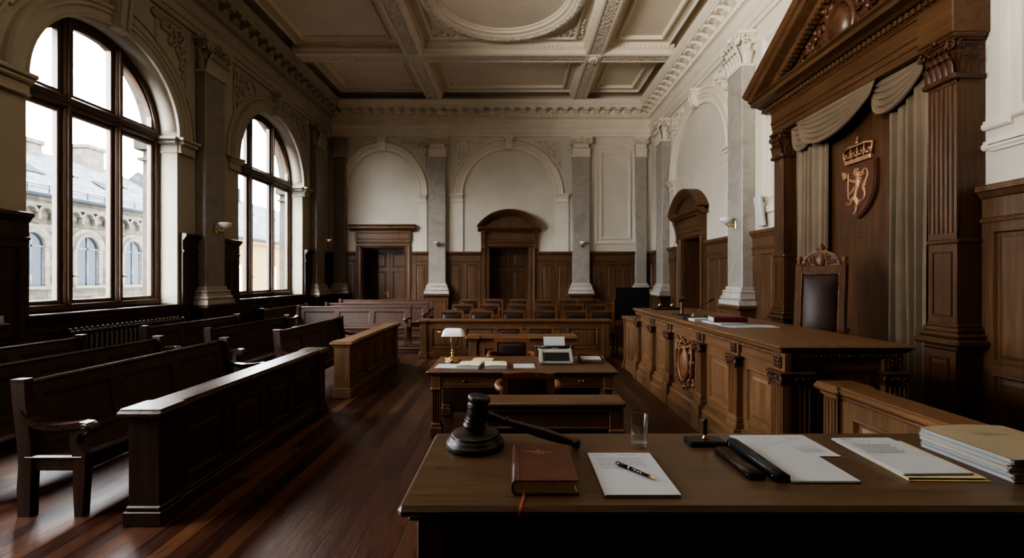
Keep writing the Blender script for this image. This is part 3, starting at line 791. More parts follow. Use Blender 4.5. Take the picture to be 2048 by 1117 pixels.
# ------------------------------------------------------------------ windows
def window(k, a, b, sl, sp, ry):
    root = struct('window_%d' % k, loc=LW.pt((a + b) / 2, sl, GN))
    W = LW.at(0, 0, GN); c, r = (a + b) / 2, (b - a) / 2
    mb = MB(); fw = 0.10
    for q in (a, b - fw): mb.obox(W, q, q + fw, sl, sp, -0.09, 0.05, 0.012)
    mb.sweep_arch(W, c, sp, r - fw, ry - fw, [(0, -0.09), (0, 0.05), (fw, 0.05), (fw, -0.09)])
    mb.obox(W, a, b, sl, sl + 0.10, -0.09, 0.06, 0.012)
    obj('frame', mb, 'winframe', root)
    ts = sp - 0.02
    mb = MB(); mb.obox(W, a + fw, b - fw, ts - 0.10, ts + 0.10, -0.09, 0.09, 0.03); mb.obox(W, a + fw, b - fw, ts - 0.03, ts + 0.03, 0.05, 0.11, 0.012); obj('transom', mb, 'winframe_y', root)
    xs = [a + (b - a) * i / 3 for i in (1, 2)]
    for x in xs:
        h = ry * math.sqrt(max(0, 1 - ((x - c) / r) ** 2))
        mb = MB(); mb.obox(W, x - 0.06, x + 0.06, sl + 0.08, sp + h - 0.04, -0.09, 0.07, 0.02); mb.obox(W, x - 0.025, x + 0.025, sl + 0.08, sp + h - 0.05, 0.05, 0.095, 0.01); obj('mullion', mb, 'winframe', root)
    # sashes: lower rectangles and upper shaped lights
    edges = [a + fw, xs[0] - 0.06, xs[0] + 0.06, xs[1] - 0.06, xs[1] + 0.06, b - fw]
    def top(u): return sp + (ry - fw) * math.sqrt(max(0.0, 1 - ((u - c) / (r - fw)) ** 2))
    for i in range(3):
        u0, u1 = edges[2 * i], edges[2 * i + 1]; s_ = 0.06
        mb = MB()
        for q in (u0, u1 - s_): mb.obox(W, q, q + s_, sl + 0.10, ts - 0.10, -0.07, 0.02, 0.01)
        for q in (sl + 0.10, ts - 0.10 - s_): mb.obox(W, u0 + s_, u1 - s_, q, q + s_, -0.07, 0.02, 0.01)
        o = obj('sash', mb, 'winframe', root)
        g = MB(); g.obox(W, u0 + s_, u1 - s_, sl + 0.10 + s_, ts - 0.10 - s_, -0.03, -0.024); obj('pane', g, 'pane', o)
        h = MB()
        for zz in (sl + 0.5, ts - 1.1): h.M = None; h.obox(W, u0 + 0.02, u0 + 0.05, zz, zz + 0.03, 0.02, 0.05, 0.006); h.tube([W.pt(u0 + 0.035, zz + 0.015, 0.05), W.pt(u0 + 0.1, zz + 0.005, 0.06)], 0.008, 6)
        obj('catch', h, 'brass', o)
        K = 12; us = [u0 + (u1 - u0) * j / K for j in range(K + 1)]
        mb = MB(); lo = ts + 0.10
        poly = [(u, max(top(u), lo + 0.01)) for u in us]
        inner = []
        for j, (u, v) in enumerate(poly):
            un = min(max(u, u0 + s_), u1 - s_)
            inner.append((un, max(min(top(un), v if 0 < j < K else top(un)) - s_, lo + s_)))
        outer = [(u0, lo)] + poly + [(u1, lo)]; inn = [(u0 + s_, lo + s_)] + inner + [(u1 - s_, lo + s_)]
        n_ = len(outer)
        for dn in (0.02, -0.07):
            for j in range(n_):
                k2 = (j + 1) % n_
                mb.quad(W.pt(*outer[j], dn), W.pt(*outer[k2], dn), W.pt(*inn[k2], dn), W.pt(*inn[j], dn))
        for j in range(n_):
            k2 = (j + 1) % n_
            mb.quad(W.pt(*inn[j], 0.02), W.pt(*inn[k2], 0.02), W.pt(*inn[k2], -0.07), W.pt(*inn[j], -0.07))
        o = obj('sash', mb, 'winframe', root)
        g = MB(); g.face_poly(W, inn, -0.03, -0.024); obj('pane', g, 'pane', o)
for k, w in enumerate(WINS): window(k + 1, *w)

# ------------------------------------------------------------------ doors
def door(k, P_, a, b, h, kind, setback=0.62, fw=0.19):
    root = struct('door_%d' % k, loc=P_.pt((a + b) / 2, 0, 0))
    c = (a + b) / 2
    mb = MB()
    ARCHI = [(0, 0.02), (0, 0.05), (0.02, 0.065), (0.03, 0.05), (0.11, 0.05), (0.125, 0.075), (0.165, 0.085), (fw, 0.085), (fw, 0.0)]
    for sd, q in ((-1, a), (1, b)):
        fr = P(P_.pt(q, 0, 0), P_.V, P_.U * sd, P_.N)
        mb.extrude(fr, [(n, d) for d, n in ARCHI], 0.0, h + (0.0))
    fr = P(P_.pt(0, h, 0), P_.U, P_.V, P_.N); mb.extrude(fr, [(n, d) for d, n in ARCHI], a - fw, b + fw)
    for sd, q in ((-1, a), (1, b)): mb.obox(P_, q - (0.23 if sd < 0 else -0.0) , q + (0.0 if sd < 0 else 0.23), 0, 0.22, 0, 0.10, 0.01)
    # jamb lining
    for q in (a - 0.002, b - 0.028): mb.obox(P_, q, q + 0.03, 0, h, -setback - 0.05, 0.0)
    mb.obox(P_, a, b, h - 0.03, h, -setback - 0.05, 0.0)
    obj('door_frame', mb, 'door', root)
    for sd in (0, 1):
        u0, u1 = (a + 0.03, c - 0.003) if sd == 0 else (c + 0.003, b - 0.03)
        m2 = MB(); fr = P_.at(0, 0, -setback)
        panelled(m2, fr, u0, u1, 0.02, h - 0.035, [1], [0.5, 1.0, 0.5], 0.10, 0.12, 0.05)
        if sd == 1: m2.obox(fr, u0 - 0.02, u0 + 0.02, 0.02, h - 0.04, 0, 0.02, 0.006)
        lf = obj('door_leaf', m2, 'door', root)
        if sd == 0:
            m3 = MB(); u = c - 0.06; m3.obox(fr, u - 0.02, u + 0.02, 1.0, 1.22, 0, 0.008, 0.004)
            m3.tube([fr.pt(u, 1.15, 0), fr.pt(u, 1.15, 0.06), fr.pt(u - 0.12, 1.14, 0.065)], 0.012, 8); m3.ball(fr.pt(u, 1.22, 0.03), 0.022); obj('handle', m3, 'brass', lf)
    mb = MB(); wd = (b - a) / 2 + fw
    z = h + fw
    if kind == 'flat':
        mb.obox(P_, c - wd - 0.03, c + wd + 0.03, z, z + 0.34, 0, 0.08); mb.rings(P_, c - wd + 0.04, c + wd - 0.04, z + 0.05, z + 0.29, [(0, 0.081), (0.01, 0.095), (0.025, 0.09), (0.03, 0.083)], True)
        mb.extrude(P_, [(0, z + 0.34), (0.09, z + 0.34), (0.11, z + 0.38), (0.16, z + 0.42), (0.19, z + 0.43), (0.19, z + 0.49), (0.23, z + 0.54), (0.23, z + 0.56), (0, z + 0.56)], c - wd - 0.20, c + wd + 0.20)
        obj('cornice', mb, 'door', root)
    else:
        mb.obox(P_, c - wd - 0.03, c + wd + 0.03, z, z + 0.32, 0, 0.08); mb.rings(P_, c - wd + 0.04, c + wd - 0.04, z + 0.04, z + 0.27, [(0, 0.081), (0.01, 0.095), (0.025, 0.09), (0.03, 0.083)], True)
        for sd in (-1, 1):
            u = c + sd * (wd + 0.02)
            mb.extrude(P(P_.pt(u, 0, 0), P_.U, P_.V, P_.N), [(0, z - 0.32), (0.05, z - 0.32), (0.10, z - 0.25), (0.09, z - 0.12), (0.13, z + 0.1), (0.2, z + 0.3), (0.2, z + 0.34), (0, z + 0.34)], -0.075, 0.075)
            mb.obox(P_, u - 0.085, u + 0.085, 0.0, z - 0.3, 0, 0.045)
        obj('frieze', mb, 'door', root)
        mb = MB(); z2 = z + 0.32; W2 = wd + 0.20
        mb.extrude(P_, [(0, z2), (0.16, z2), (0.20, z2 + 0.05), (0.26, z2 + 0.08), (0.28, z2 + 0.13), (0.28, z2 + 0.15), (0, z2 + 0.15)], c - W2, c + W2)
        rise = 0.56; R = (W2 ** 2 + rise ** 2) / (2 * rise); zc = z2 + 0.15 + rise - R - 0.0
        al = math.asin(W2 / R)
        mb.sweep_arch(P_, c, zc, R, R, [(-0.16, 0), (-0.16, 0.16), (-0.11, 0.20), (-0.07, 0.24), (-0.02, 0.27), (0.02, 0.29), (0.04, 0.29), (0.04, 0)], PI / 2 - al, PI / 2 + al, 30)
        K = 24; poly = [(c - W2, z2 + 0.15)] + [(c - W2 + 2 * W2 * i / K, zc + math.sqrt(max(0, R * R - (W2 * (2 * i / K - 1)) ** 2)) - 0.05) for i in range(K + 1)] + [(c + W2, z2 + 0.15)]
        mb.face_poly(P_, poly, 0.0, 0.09)
        obj('pediment', mb, 'door', root)
door(1, BW, *DOORS_B[0], 'flat', setback=0.75)
door(2, BW, *DOORS_B[1], 'arch', setback=0.55)
door(3, RW, *DOOR_R, 'arch', setback=0.5)
# ================================================================== FURNITURE
XAX = (1, 0, 0); YAX = (0, 1, 0); ZAX = (0, 0, 1)
def flutes(mb, P_, u0, u1, v0, v1, n, k, d=0.014, gap=0.35):
    """a flat strip with k sunk vertical flutes"""
    w = (u1 - u0) / (k + gap * (k + 1)); g = w * gap
    u = u0
    for i in range(k):
        mb.quad(P_.pt(u, v0, n), P_.pt(u + g, v0, n), P_.pt(u + g, v1, n), P_.pt(u, v1, n))
        a = u + g; b = a + w
        q = [(a, n), (a + 0.22 * w, n - d * 0.8), (a + 0.5 * w, n - d), (a + 0.78 * w, n - d * 0.8), (b, n)]
        lo = [P_.pt(x, v0, m) for x, m in q]; hi = [P_.pt(x, v1 - (0.0 if j in (0, 4) else 0) + 0.0, m) for j, (x, m) in enumerate(q)]
        for j in range(4): mb.quad(lo[j], lo[j + 1], hi[j + 1], hi[j])
        mb.add(lo, [(0, 1, 2, 3, 4)]); mb.add(hi, [(0, 1, 2, 3, 4)])
        u = b
    mb.quad(P_.pt(u, v0, n), P_.pt(u1, v0, n), P_.pt(u1, v1, n), P_.pt(u, v1, n))

def barrier(name, label, cat, P_, u0, u1, h, t, ncol, mv, ml, post=0.20, cap=0.05, posts=(1, 1), fl=False, group=None, rows=(1,), inset=0.03):
    c = P_.pt((u0 + u1) / 2, 0, -t / 2)
    T = thing(name, label, cat, c, 0, group)
    a = u0 + (post if posts[0] else 0); b = u1 - (post if posts[1] else 0)
    mb = MB(); pan = []
    fr = P_.at(0, 0, -inset)
    panelled(mb, fr, a, b, 0.10, h - 0.08, [1] * ncol, list(rows), 0.10, 0.10, t - 2 * inset, pan=pan)
    body = obj('panelled_front', mb, mv, T)
    for p in pan: obj('panel', p, mv, body)
    mb = MB(); mb.obox(P_, a - 0.0, b + 0.0, 0, 0.10, -t + inset, -inset + 0.025, 0.01); mb.obox(P_, a, b, 0.10, 0.125, -t + inset, -inset + 0.012, 0.006)
    obj('plinth', mb, ml, T)
    for k, (pu, on) in enumerate(((u0, posts[0]), (u1 - post, posts[1]))):
        if not on: continue
        mb = MB(); mb.obox(P_, pu, pu + post, 0.0, h - 0.05, -t, -0.002 if not fl else -0.016, 0.006)
        if fl: flutes(mb, P_, pu, pu + post, 0.16, h - 0.10, -0.001, 4); mb.obox(P_, pu, pu + post, 0.12, 0.162, -0.02, 0, 0.004); mb.obox(P_, pu, pu + post, h - 0.10, h - 0.05, -0.02, 0, 0.004)
        mb.obox(P_, pu - 0.022, pu + post + 0.022, 0, 0.10, -t - 0.022, 0.022, 0.006); mb.obox(P_, pu - 0.012, pu + post + 0.012, 0.10, 0.135, -t - 0.012, 0.012, 0.01)
        obj('end_post', mb, mv, T)
    mb = MB()
    for (z0, z1, e, bv) in ((h - 0.085, h - 0.055, cap * 0.35, 0.008), (h - 0.055, h - 0.012, cap, 0.016), (h - 0.016, h, cap * 0.7, 0.007)):
        mb.obox(P_, a - (0.0 if posts[0] else cap), b + (0 if posts[1] else cap), z0, z1, -t + inset - e, -inset + e, bv)
        for pu, on in ((u0, posts[0]), (u1 - post, posts[1])):
            if on: mb.obox(P_, pu - e, pu + post + e, z0, z1 + 0.002, -t - e, e, bv)
    obj('cap_rail', mb, ml, T)
    return T

# ------------------------------------------------------------------ public pews
def make_pew(L, H, label, mats, ncol=3, group='public pews', name='pew'):
    mv, ml, mp = mats
    T = thing(name, label, 'pew', (0, 0, 0), 0, group)
    tilt = V3((-0.085, 0, H - 0.46)).normalized(); nn = V3((tilt.z, 0, -tilt.x))
    fr = P((0.125, 0, 0.40), YAX, tilt, nn)
    mb = MB(); pan = []
    panelled(mb, fr, 0.055, L - 0.055, 0.0, H - 0.44, [1] * ncol, [1], 0.11, 0.085, 0.045, rings=FLATP, pan=pan)
    br = obj('backrest', mb, mv, T, world=False)
    for p in pan: obj('panel', p, mp, br)
    mb = MB(); mb.obox(fr, 0.055, L - 0.055, H - 0.445, H - 0.405, -0.055, 0.012, 0.014); obj('top_rail', mb, ml, T, world=False)
    mb = MB(); mb.box(0.09, 0.515, -0.002, L + 0.002, 0.405, 0.437, 0.012); obj('seat', mb, ml, T, world=False)
    mb = MB(); mb.box(0.455, 0.485, 0.06, L - 0.06, 0.31, 0.404, 0.004); mb.box(0.10, 0.125, 0.06, L - 0.06, 0.31, 0.404, 0.004)
    for y in (0.012, L - 0.042): mb.box(0.13, 0.44, y, y + 0.03, 0.325, 0.404, 0.004)
    obj('seat_rail', mb, ml, T, world=False)
    for y in (0.0, L - 0.062):
        e = P((0, y, 0), YAX, ZAX, XAX)
        rear = [(0.05, 0), (0.135, 0), (0.140, 0.20), (0.150, 0.38), (0.145, 0.52), (0.105, 0.80), (0.095, H), (0.0, H), (0.012, 0.82), (0.045, 0.52), (0.055, 0.36), (0.045, 0.2)]
        m = MB(); m.extrude(e, rear, 0, 0.062)
        m.extrude(e, [(-0.004, H), (0.099, H), (0.095, H + 0.012), (0.0, H + 0.012)], -0.003, 0.065)
        obj('leg', m, mv, T, world=False)
        front = [(0.452, 0), (0.507, 0), (0.525, 0.30), (0.525, 0.44), (0.50, 0.47), (0.470, 0.52), (0.472, 0.57), (0.505, 0.61), (0.52, 0.645), (0.44, 0.645), (0.425, 0.60), (0.415, 0.55), (0.418, 0.50), (0.432, 0.45), (0.44, 0.40), (0.44, 0.25)]
        m = MB(); m.extrude(e, front, 0.002, 0.060); obj('leg', m, mv, T, world=False)
        m = MB()
        top = [(0.075, 0.755), (0.12, 0.70), (0.19, 0.668), (0.29, 0.655), (0.40, 0.662), (0.49, 0.675), (0.545, 0.668), (0.575, 0.635)]
        bot = [(0.555, 0.60), (0.525, 0.612), (0.50, 0.632), (0.40, 0.622), (0.29, 0.615), (0.18, 0.628), (0.11, 0.655), (0.075, 0.69)]
        m.extrude(e, top + bot, -0.006, 0.068)
        m.M = Matrix.Translation((0.535, y - 0.008, 0.622)) @ Matrix.Rotation(-PI / 2, 4, 'X')
        m.lathe([(0.040, 0.0), (0.044, 0.004), (0.044, 0.074), (0.040, 0.078)], 16); m.lathe([(0.022, -0.004), (0.022, 0.0)], 10)
        m.M = None
        for yy in (y - 0.009, y + 0.071):
            p, r = spiral(P((0.535, yy, 0.622), XAX, ZAX, YAX), 0, 0, 0, 0.036, 1.6, 0.006, -1, PI / 2, 18); m.tube(p, r, 5)
        obj('armrest', m, ml, T, world=False)
    return T
DK = ('dark', 'dark_y', 'dark')
pewA = make_pew(2.30, 0.965, 'dark walnut pew with scrolled armrest directly behind the front panelled barrier', DK); pewA.location = (-3.585, 3.19, 0)
dup(pewA, (-4.50, 3.33, 0), 0, 'dark pew in the second row from the near barrier, end post before the radiator')
dup(pewA, (-5.58, 3.45, 0), 0, 'dark pew in the row closest to the windowed wall, short of the radiator')
dup(pewA, (-3.37, 6.23, 0), 0, 'dark pew behind the farther low barrier, curved arm showing over it')
dup(pewA, (-4.50, 6.48, 0), 0, 'dark pew in the middle row beyond the near block of pews')
dup(pewA, (-5.64, 6.75, 0), 0, 'dark pew whose end post stands in front of the ribbed radiator')
dup(pewA, (-6.02, 10.55, 0), 0, 'dark bench back under the sill of the farther window')
PK = ('pink', 'pink', 'pink')
pewH = make_pew(2.76, 0.915, 'reddish pew with three panels facing the camera, first of three on the step', PK, 3, 'pews on the low step'); pewH.location = (-5.28, 10.92, 0.105); pewH.rotation_euler = (0, 0, -PI / 2)
dup(pewH, (-5.08, 12.05, 0.125), -PI / 2, 'reddish pew in the middle of the three rows on the step')
dup(pewH, (-5.18, 13.25, 0.155), -PI / 2, 'reddish pew in the last row before the flat-topped door')
T = thing('seating_step', 'low wooden step carrying the three reddish pews', 'step', (-3.6, 12.2, 0))
mb = MB(); mb.box(-5.40, -2.10, 10.2, 14.4, 0.0, 0.10, 0.01); mb.box(-5.40, -2.10, 11.40, 14.4, 0.10, 0.12, 0.006); mb.box(-5.40, -2.10, 12.6, 14.4, 0.12, 0.15, 0.006); obj('tread', mb, 'pink', T)
mb = MB(); mb.box(-5.40, -2.08, 10.17, 10.25, 0.075, 0.105, 0.012); obj('nosing', mb, 'pink', T)

# ------------------------------------------------------------------ barriers
barrier('panelled_barrier', 'dark panelled barrier with light catching its cap, before the closest pew', 'barrier', P((-2.44, 0, 0), YAX, ZAX, XAX), 3.085, 5.76, 0.805, 0.22, 4, 'dark', 'dark_y', 0.17, group='low barriers along the aisle')
barrier('panelled_barrier', 'brown panelled barrier farther down the aisle, square lit end post', 'barrier', P((-2.34, 0, 0), YAX, ZAX, XAX), 6.35, 8.93, 0.80, 0.23, 4, 'wains', 'wains', 0.17, group='low barriers along the aisle')
barrier('jury_enclosure', 'long panelled oak front before the rows of leather chairs', 'barrier', P((0, 9.50, 0), XAX, ZAX, (0, -1, 0)), -2.03, 1.98, 0.815, 0.22, 5, 'wains', 'wains_x', 0.14)
barrier('counsel_screen', 'short panelled screen with broad flat cap behind the typewriter', 'barrier', P((0, 6.90, 0), XAX, ZAX, (0, -1, 0)), -0.72, 0.90, 0.81, 0.26, 3, 'wains', 'wains_x', 0.12, cap=0.06)
barrier('oak_side_barrier', 'lit oak barrier with fluted post running beside the papers-laden desk to the bench', 'barrier', P((2.20, 0, 0), YAX, ZAX, (-1, 0, 0)), 1.98, 3.22, 0.955, 0.20, 2, 'oak', 'oak_y', 0.14, fl=True)

# ------------------------------------------------------------------ chairs
def make_chair(name, label, w, h, mat, pad, group, arms=False, cat='chair'):
    """faces -y"""
    T = thing(name, label, cat, (0, 0, 0), 0, group)
    hw = w / 2; sz = 0.45
    mb = MB(); mb.box(-hw + 0.02, hw - 0.02, -0.22, 0.20, sz - 0.05, sz, 0.01); obj('seat_frame', mb, mat, T, world=False)
    mb = MB()
    mb.grid(lambda u, v: V3(((u - .5) * (w - 0.08), -0.21 + 0.39 * v, sz + 0.001 + 0.045 * min(1, 4 * math.sin(PI * u)) ** .5 * min(1, 4 * math.sin(PI * v)) ** .5)), 10, 10); obj('seat_cushion', mb, pad, T, world=False)
    for sx in (-1, 1):
        e = P((sx * (hw - 0.025), 0, 0), XAX, ZAX, YAX)
        m = MB(); m.extrude(e, [(0.20, 0), (0.24, 0), (0.225, sz), (0.235, h * 0.7), (0.285, h), (0.24, h), (0.195, h * 0.7), (0.18, sz), (0.19, 0.2)], -0.025, 0.025); obj('leg', m, mat, T, world=False)
        m = MB(); m.box(sx * (hw - 0.025) - 0.022, sx * (hw - 0.025) + 0.022, -0.215, -0.17, 0, sz - 0.05, 0.006); obj('leg', m, mat, T, world=False)
    d = V3((0, 0.05, h * 0.3)).normalized(); fr = P((0, 0.208, h * 0.68), XAX, d, (0, -d.z, d.y))
    Hb = h * 0.32
    mb = MB()
    K = 10
    poly = [(-hw + 0.0, Hb - 0.042), (hw, Hb - 0.042)] + [(hw - 2 * hw * i / K, Hb + 0.0 + 0.02 * (1 - (1 - 2 * i / K) ** 2)) for i in range(K + 1)]
    mb.face_poly(fr, poly, -0.03, 0.022)
    mb.obox(fr, -hw + 0.04, hw - 0.04, -0.02, 0.04, -0.02, 0.02, 0.008)
    mb.obox(fr, -hw + 0.045, hw - 0.045, 0.03, Hb - 0.03, -0.018, -0.004)
    obj('backrest', mb, mat, T, world=False)
    for sg in (-1, 1):
        mb = MB()
        mb.grid(lambda u, v: fr.pt((u - .5) * (w - 0.11), 0.035 + (Hb - 0.085) * v, sg * (0.006 + 0.022 * (math.sin(PI * u) ** .4) * (math.sin(PI * v) ** .4)) - 0.004), 10, 8); obj('back_pad', mb, pad, T, world=False)
    if arms:
        for sx in (-1, 1):
            x = sx * (hw + 0.015)
            mb = MB(); mb.tube([(x - sx * 0.03, 0.21, 0.66), (x + sx * 0.03, 0.14, 0.665), (x + sx * 0.045, 0.0, 0.66), (x + sx * 0.03, -0.13, 0.655), (x + sx * 0.0, -0.2, 0.65)], [0.024, 0.03, 0.032, 0.034, 0.03], 8); mb.tube([(x + sx * 0.01, -0.17, 0.64), (x, -0.185, 0.45)], 0.018, 8); obj('armrest', mb, mat, T, world=False)
    return T
jc = make_chair('jury_chair', 'x', 0.55, 0.90, 'chair', 'leather', 'leather chairs in three rows behind the long panelled front')
XS = [-1.47, -0.79, -0.06, 0.66, 1.36, 1.96]
ORD = ['first', 'second', 'third', 'fourth', 'fifth', 'sixth']
ROW = [(10.30, 0.045, 'front row against the panelled front'), (11.55, 0.115, 'middle row'), (12.75, 0.185, 'back row under the curved-top door')]
first = True
for r, (y, z, txt) in enumerate(ROW):
    for i, x in enumerate(XS):
        xx = x if r == 0 else x + (0.16 - 0.01 * i if r == 2 else 0.10)
        lab = 'leather-backed jury chair, %s from the window side in the %s' % (ORD[i], txt)
        if i == 5: lab = 'leather-backed jury chair closest to the bench in the %s' % txt
        if first: jc.location = (xx, y - 0.25, z); jc['label'] = lab; first = False
        else: dup(jc, (xx, y - 0.25, z), 0.0, lab)
T = thing('jury_platform', 'low stepped wooden platform under the rows of jury chairs', 'platform', (0.2, 11.5, 0))
mb = MB(); mb.box(-2.0, 2.5, 9.75, 13.3, 0, 0.04); mb.box(-2.0, 2.5, 10.95, 13.3, 0.04, 0.11); mb.box(-2.0, 2.5, 12.15, 13.3, 0.11, 0.18); obj('tread', mb, 'wains_x', T)
c1 = make_chair('counsel_chair', 'leather-backed chair behind the short panelled screen, one closer to the lamp', 0.48, 0.845, 'chair', 'leather', 'pair of chairs behind the short panelled screen'); c1.location = (-0.13, 7.62, 0)
dup(c1, (0.43, 7.62, 0), 0, 'leather-backed chair behind the short panelled screen, one closer to the bench')
c2 = make_chair('side_armchair', 'leather armchair facing the camera between clerk desk and short panelled screen', 0.50, 0.845, 'chair', 'leather', 'chairs at the clerk desk', arms=True); c2.location = (-0.06, 6.02, 0)
c3 = make_chair('clerk_armchair', 'oak armchair seen from behind, pushed to the clerk desk', 0.475, 0.835, 'chair', 'leather', 'chairs at the clerk desk', arms=True); c3.location = (0.115, 4.36, 0); c3.rotation_euler = (0, 0, PI)

# ------------------------------------------------------------------ clerk's desk
def table(name, label, x0, x1, y0, y1, z, mat, matleg, leg=0.11, over=0.05, apron=0.13, drawers=(), fl=True, back=True, th=0.05):
    T = thing(name, label, 'desk', ((x0 + x1) / 2, (y0 + y1) / 2, 0))
    mb = MB(); mb.box(x0, x1, y0, y1, z - th * 0.62, z, 0.012); mb.box(x0 + 0.02, x1 - 0.02, y0 + 0.02, y1 - 0.02, z - th, z - th * 0.55, 0.012); obj('desktop', mb, mat, T)
    a0, a1, b0, b1 = x0 + over, x1 - over, y0 + over, y1 - over
    F = P((0, b0, 0), XAX, ZAX, (0, -1, 0))
    mb = MB(); za = z - th - apron
    mb.box(a0 + leg, a1 - leg, b0 + 0.015, b0 + 0.04, za, z - th, 0.003); mb.box(a0 + leg, a1 - leg, b1 - 0.04, b1 - 0.015, za, z - th, 0.003)
    for q in (a0 + 0.015, a1 - 0.04): mb.box(q, q + 0.025, b0 + leg, b1 - leg, za, z - th, 0.003)
    mb.box(a0, a1, b0 - 0.004, b1 + 0.004, z - th - 0.018, z - th + 0.004, 0.006)
    mb.box(a0 + leg, a1 - leg, b0 + 0.008, b0 + 0.03, za - 0.012, za + 0.01, 0.005)
    obj('apron', mb, mat, T)
    for lx in (a0, a1 - leg):
        for ly in (b0, b1 - leg):
            mb = MB(); mb.box(lx + 0.008, lx + leg - 0.008, ly + 0.02, ly + leg - 0.008, 0, z - th - 0.01, 0.004)
            fr = P((0, ly, 0), XAX, ZAX, (0, -1, 0))
            if fl: flutes(mb, fr, lx + 0.008, lx + leg - 0.008, 0.16, za - 0.04, -0.006, 3, 0.012)
            mb.box(lx - 0.012, lx + leg + 0.012, ly - 0.012, ly + leg + 0.012, 0, 0.10, 0.006); mb.box(lx - 0.002, lx + leg + 0.002, ly - 0.002, ly + leg + 0.002, 0.10, 0.14, 0.008)
            mb.box(lx - 0.010, lx + leg + 0.010, ly - 0.010, ly + leg + 0.010, za - 0.035, za - 0.005, 0.01)
            mb.box(lx, lx + leg, ly, ly + leg, za - 0.005, z - th - 0.012, 0.004)
            obj('leg', mb, matleg, T)
    if back:
        mb = MB(); mb.box(a0 + 0.02, a1 - 0.02, b1 - 0.09, b1 - 0.06, 0.04, za + 0.02); obj('modesty_panel', mb, 'dark', T)
    for (u0, u1, knobs) in drawers:
        mb = MB(); mb.rings(F, u0, u1, za + 0.018, z - th - 0.028, [(0, -0.016), (0.0, -0.006), (0.008, -0.004), (0.016, -0.009)]); d = obj('drawer', mb, mat, T)
        for k in knobs:
            m = MB(); m.ball(F.pt(k, (za + z - th) / 2, 0.004), 0.013); obj('knob', m, 'brass', d)
    return T
table('clerk_desk', 'wide oak desk in the aisle carrying the lamp and typewriter', -0.955, 1.09, 4.76, 5.68, 0.71, 'clerk', 'deskleg', leg=0.10, drawers=((-0.79, 0.02, (-0.56,)), (0.04, 0.40, ()), (0.45, 0.95, (0.68, 0.72))))
table('witness_desk', 'low oak desk with fluted legs between front desk and armchair', -0.33, 0.83, 3.36, 3.61, 0.765, 'clerk', 'deskleg', leg=0.105, over=0.02, apron=0.14, th=0.06)
t = table('front_desk', 'broad oak desk at the camera holding the gavel, book and papers', -0.318, 2.12, 1.195, 1.775, 1.089, 'desk', 'oak', leg=0.075, over=0.045, apron=0.15, fl=False, th=0.052, drawers=((-0.17, 0.42, ()), (0.45, 1.10, ()), (1.13, 1.85, ())))
for ch in t.children:
    if ch.name.startswith('apron') or ch.name.startswith('drawer') or ch.name.startswith('modesty'): ch.data.materials[0] = M['dark_y']

# ------------------------------------------------------------------ judge's bench
T = thing('judge_bench', 'long carved oak judge bench with panels, pilasters and central crest', 'bench', (2.5, 5.6, 0))
JF = P((2.09, 0, 0), YAX, ZAX, (-1, 0, 0)); JE = P((0, 3.50, 0), XAX, ZAX, (0, -1, 0))
zt = 1.18; Y0, Y1 = 3.42, 7.74
mb = MB(); mb.box(2.00, 3.05, Y0, Y1, zt - 0.03, zt, 0.012); mb.box(2.02, 3.03, Y0 + 0.02, Y1 - 0.02, zt - 0.055, zt - 0.026, 0.012); obj('countertop', mb, 'oak_y', T)
mb = MB()
for P_, a, b in ((JF, 3.50, Y1 - 0.04), (JE, 2.09, 2.97)):
    mb.extrude(P_, [(-0.03, zt - 0.20), (0.02, zt - 0.20), (0.022, zt - 0.17), (0.012, zt - 0.16), (0.012, zt - 0.10), (0.03, zt - 0.085), (0.055, zt - 0.055), (-0.03, zt - 0.055)], a - 0.012, b)
    q = a
    while q < b - 0.02:
        mb.ball(P_.pt(q, zt - 0.082, 0.04), 0.014, 5, 4, (1.4, 1.4, 1)); q += 0.036
obj('frieze', mb, 'oak_y', T)
mb = MB(); mb.box(2.10, 2.16, 3.52, Y1 - 0.05, 0.0, zt - 0.06); mb.box(2.10, 2.97, 3.52, 3.58, 0.0, zt - 0.06); mb.box(2.91, 2.97, 3.52, Y1 - .05, 0.0, zt - 0.4); mb.box(2.10, 2.97, Y1 - 0.11, Y1 - .05, 0.0, zt - 0.06); obj('carcass', mb, 'oak', T)
mb = MB()
BASE = [(-0.02, 0), (0.09, 0), (0.09, 0.14), (0.078, 0.165), (0.062, 0.175), (0.062, 0.245), (0.05, 0.265), (0.03, 0.275), (0.03, 0.30), (0.012, 0.315), (-0.02, 0.315)]
mb.extrude(JF, BASE, 3.50 - 0.09, Y1 - 0.04); mb.extrude(JE, BASE, 2.00, 3.0); obj('plinth', mb, 'oak_y', T)
PY = [3.505, 4.22, 5.02, 6.05, 6.80, 7.58]; pw = 0.155
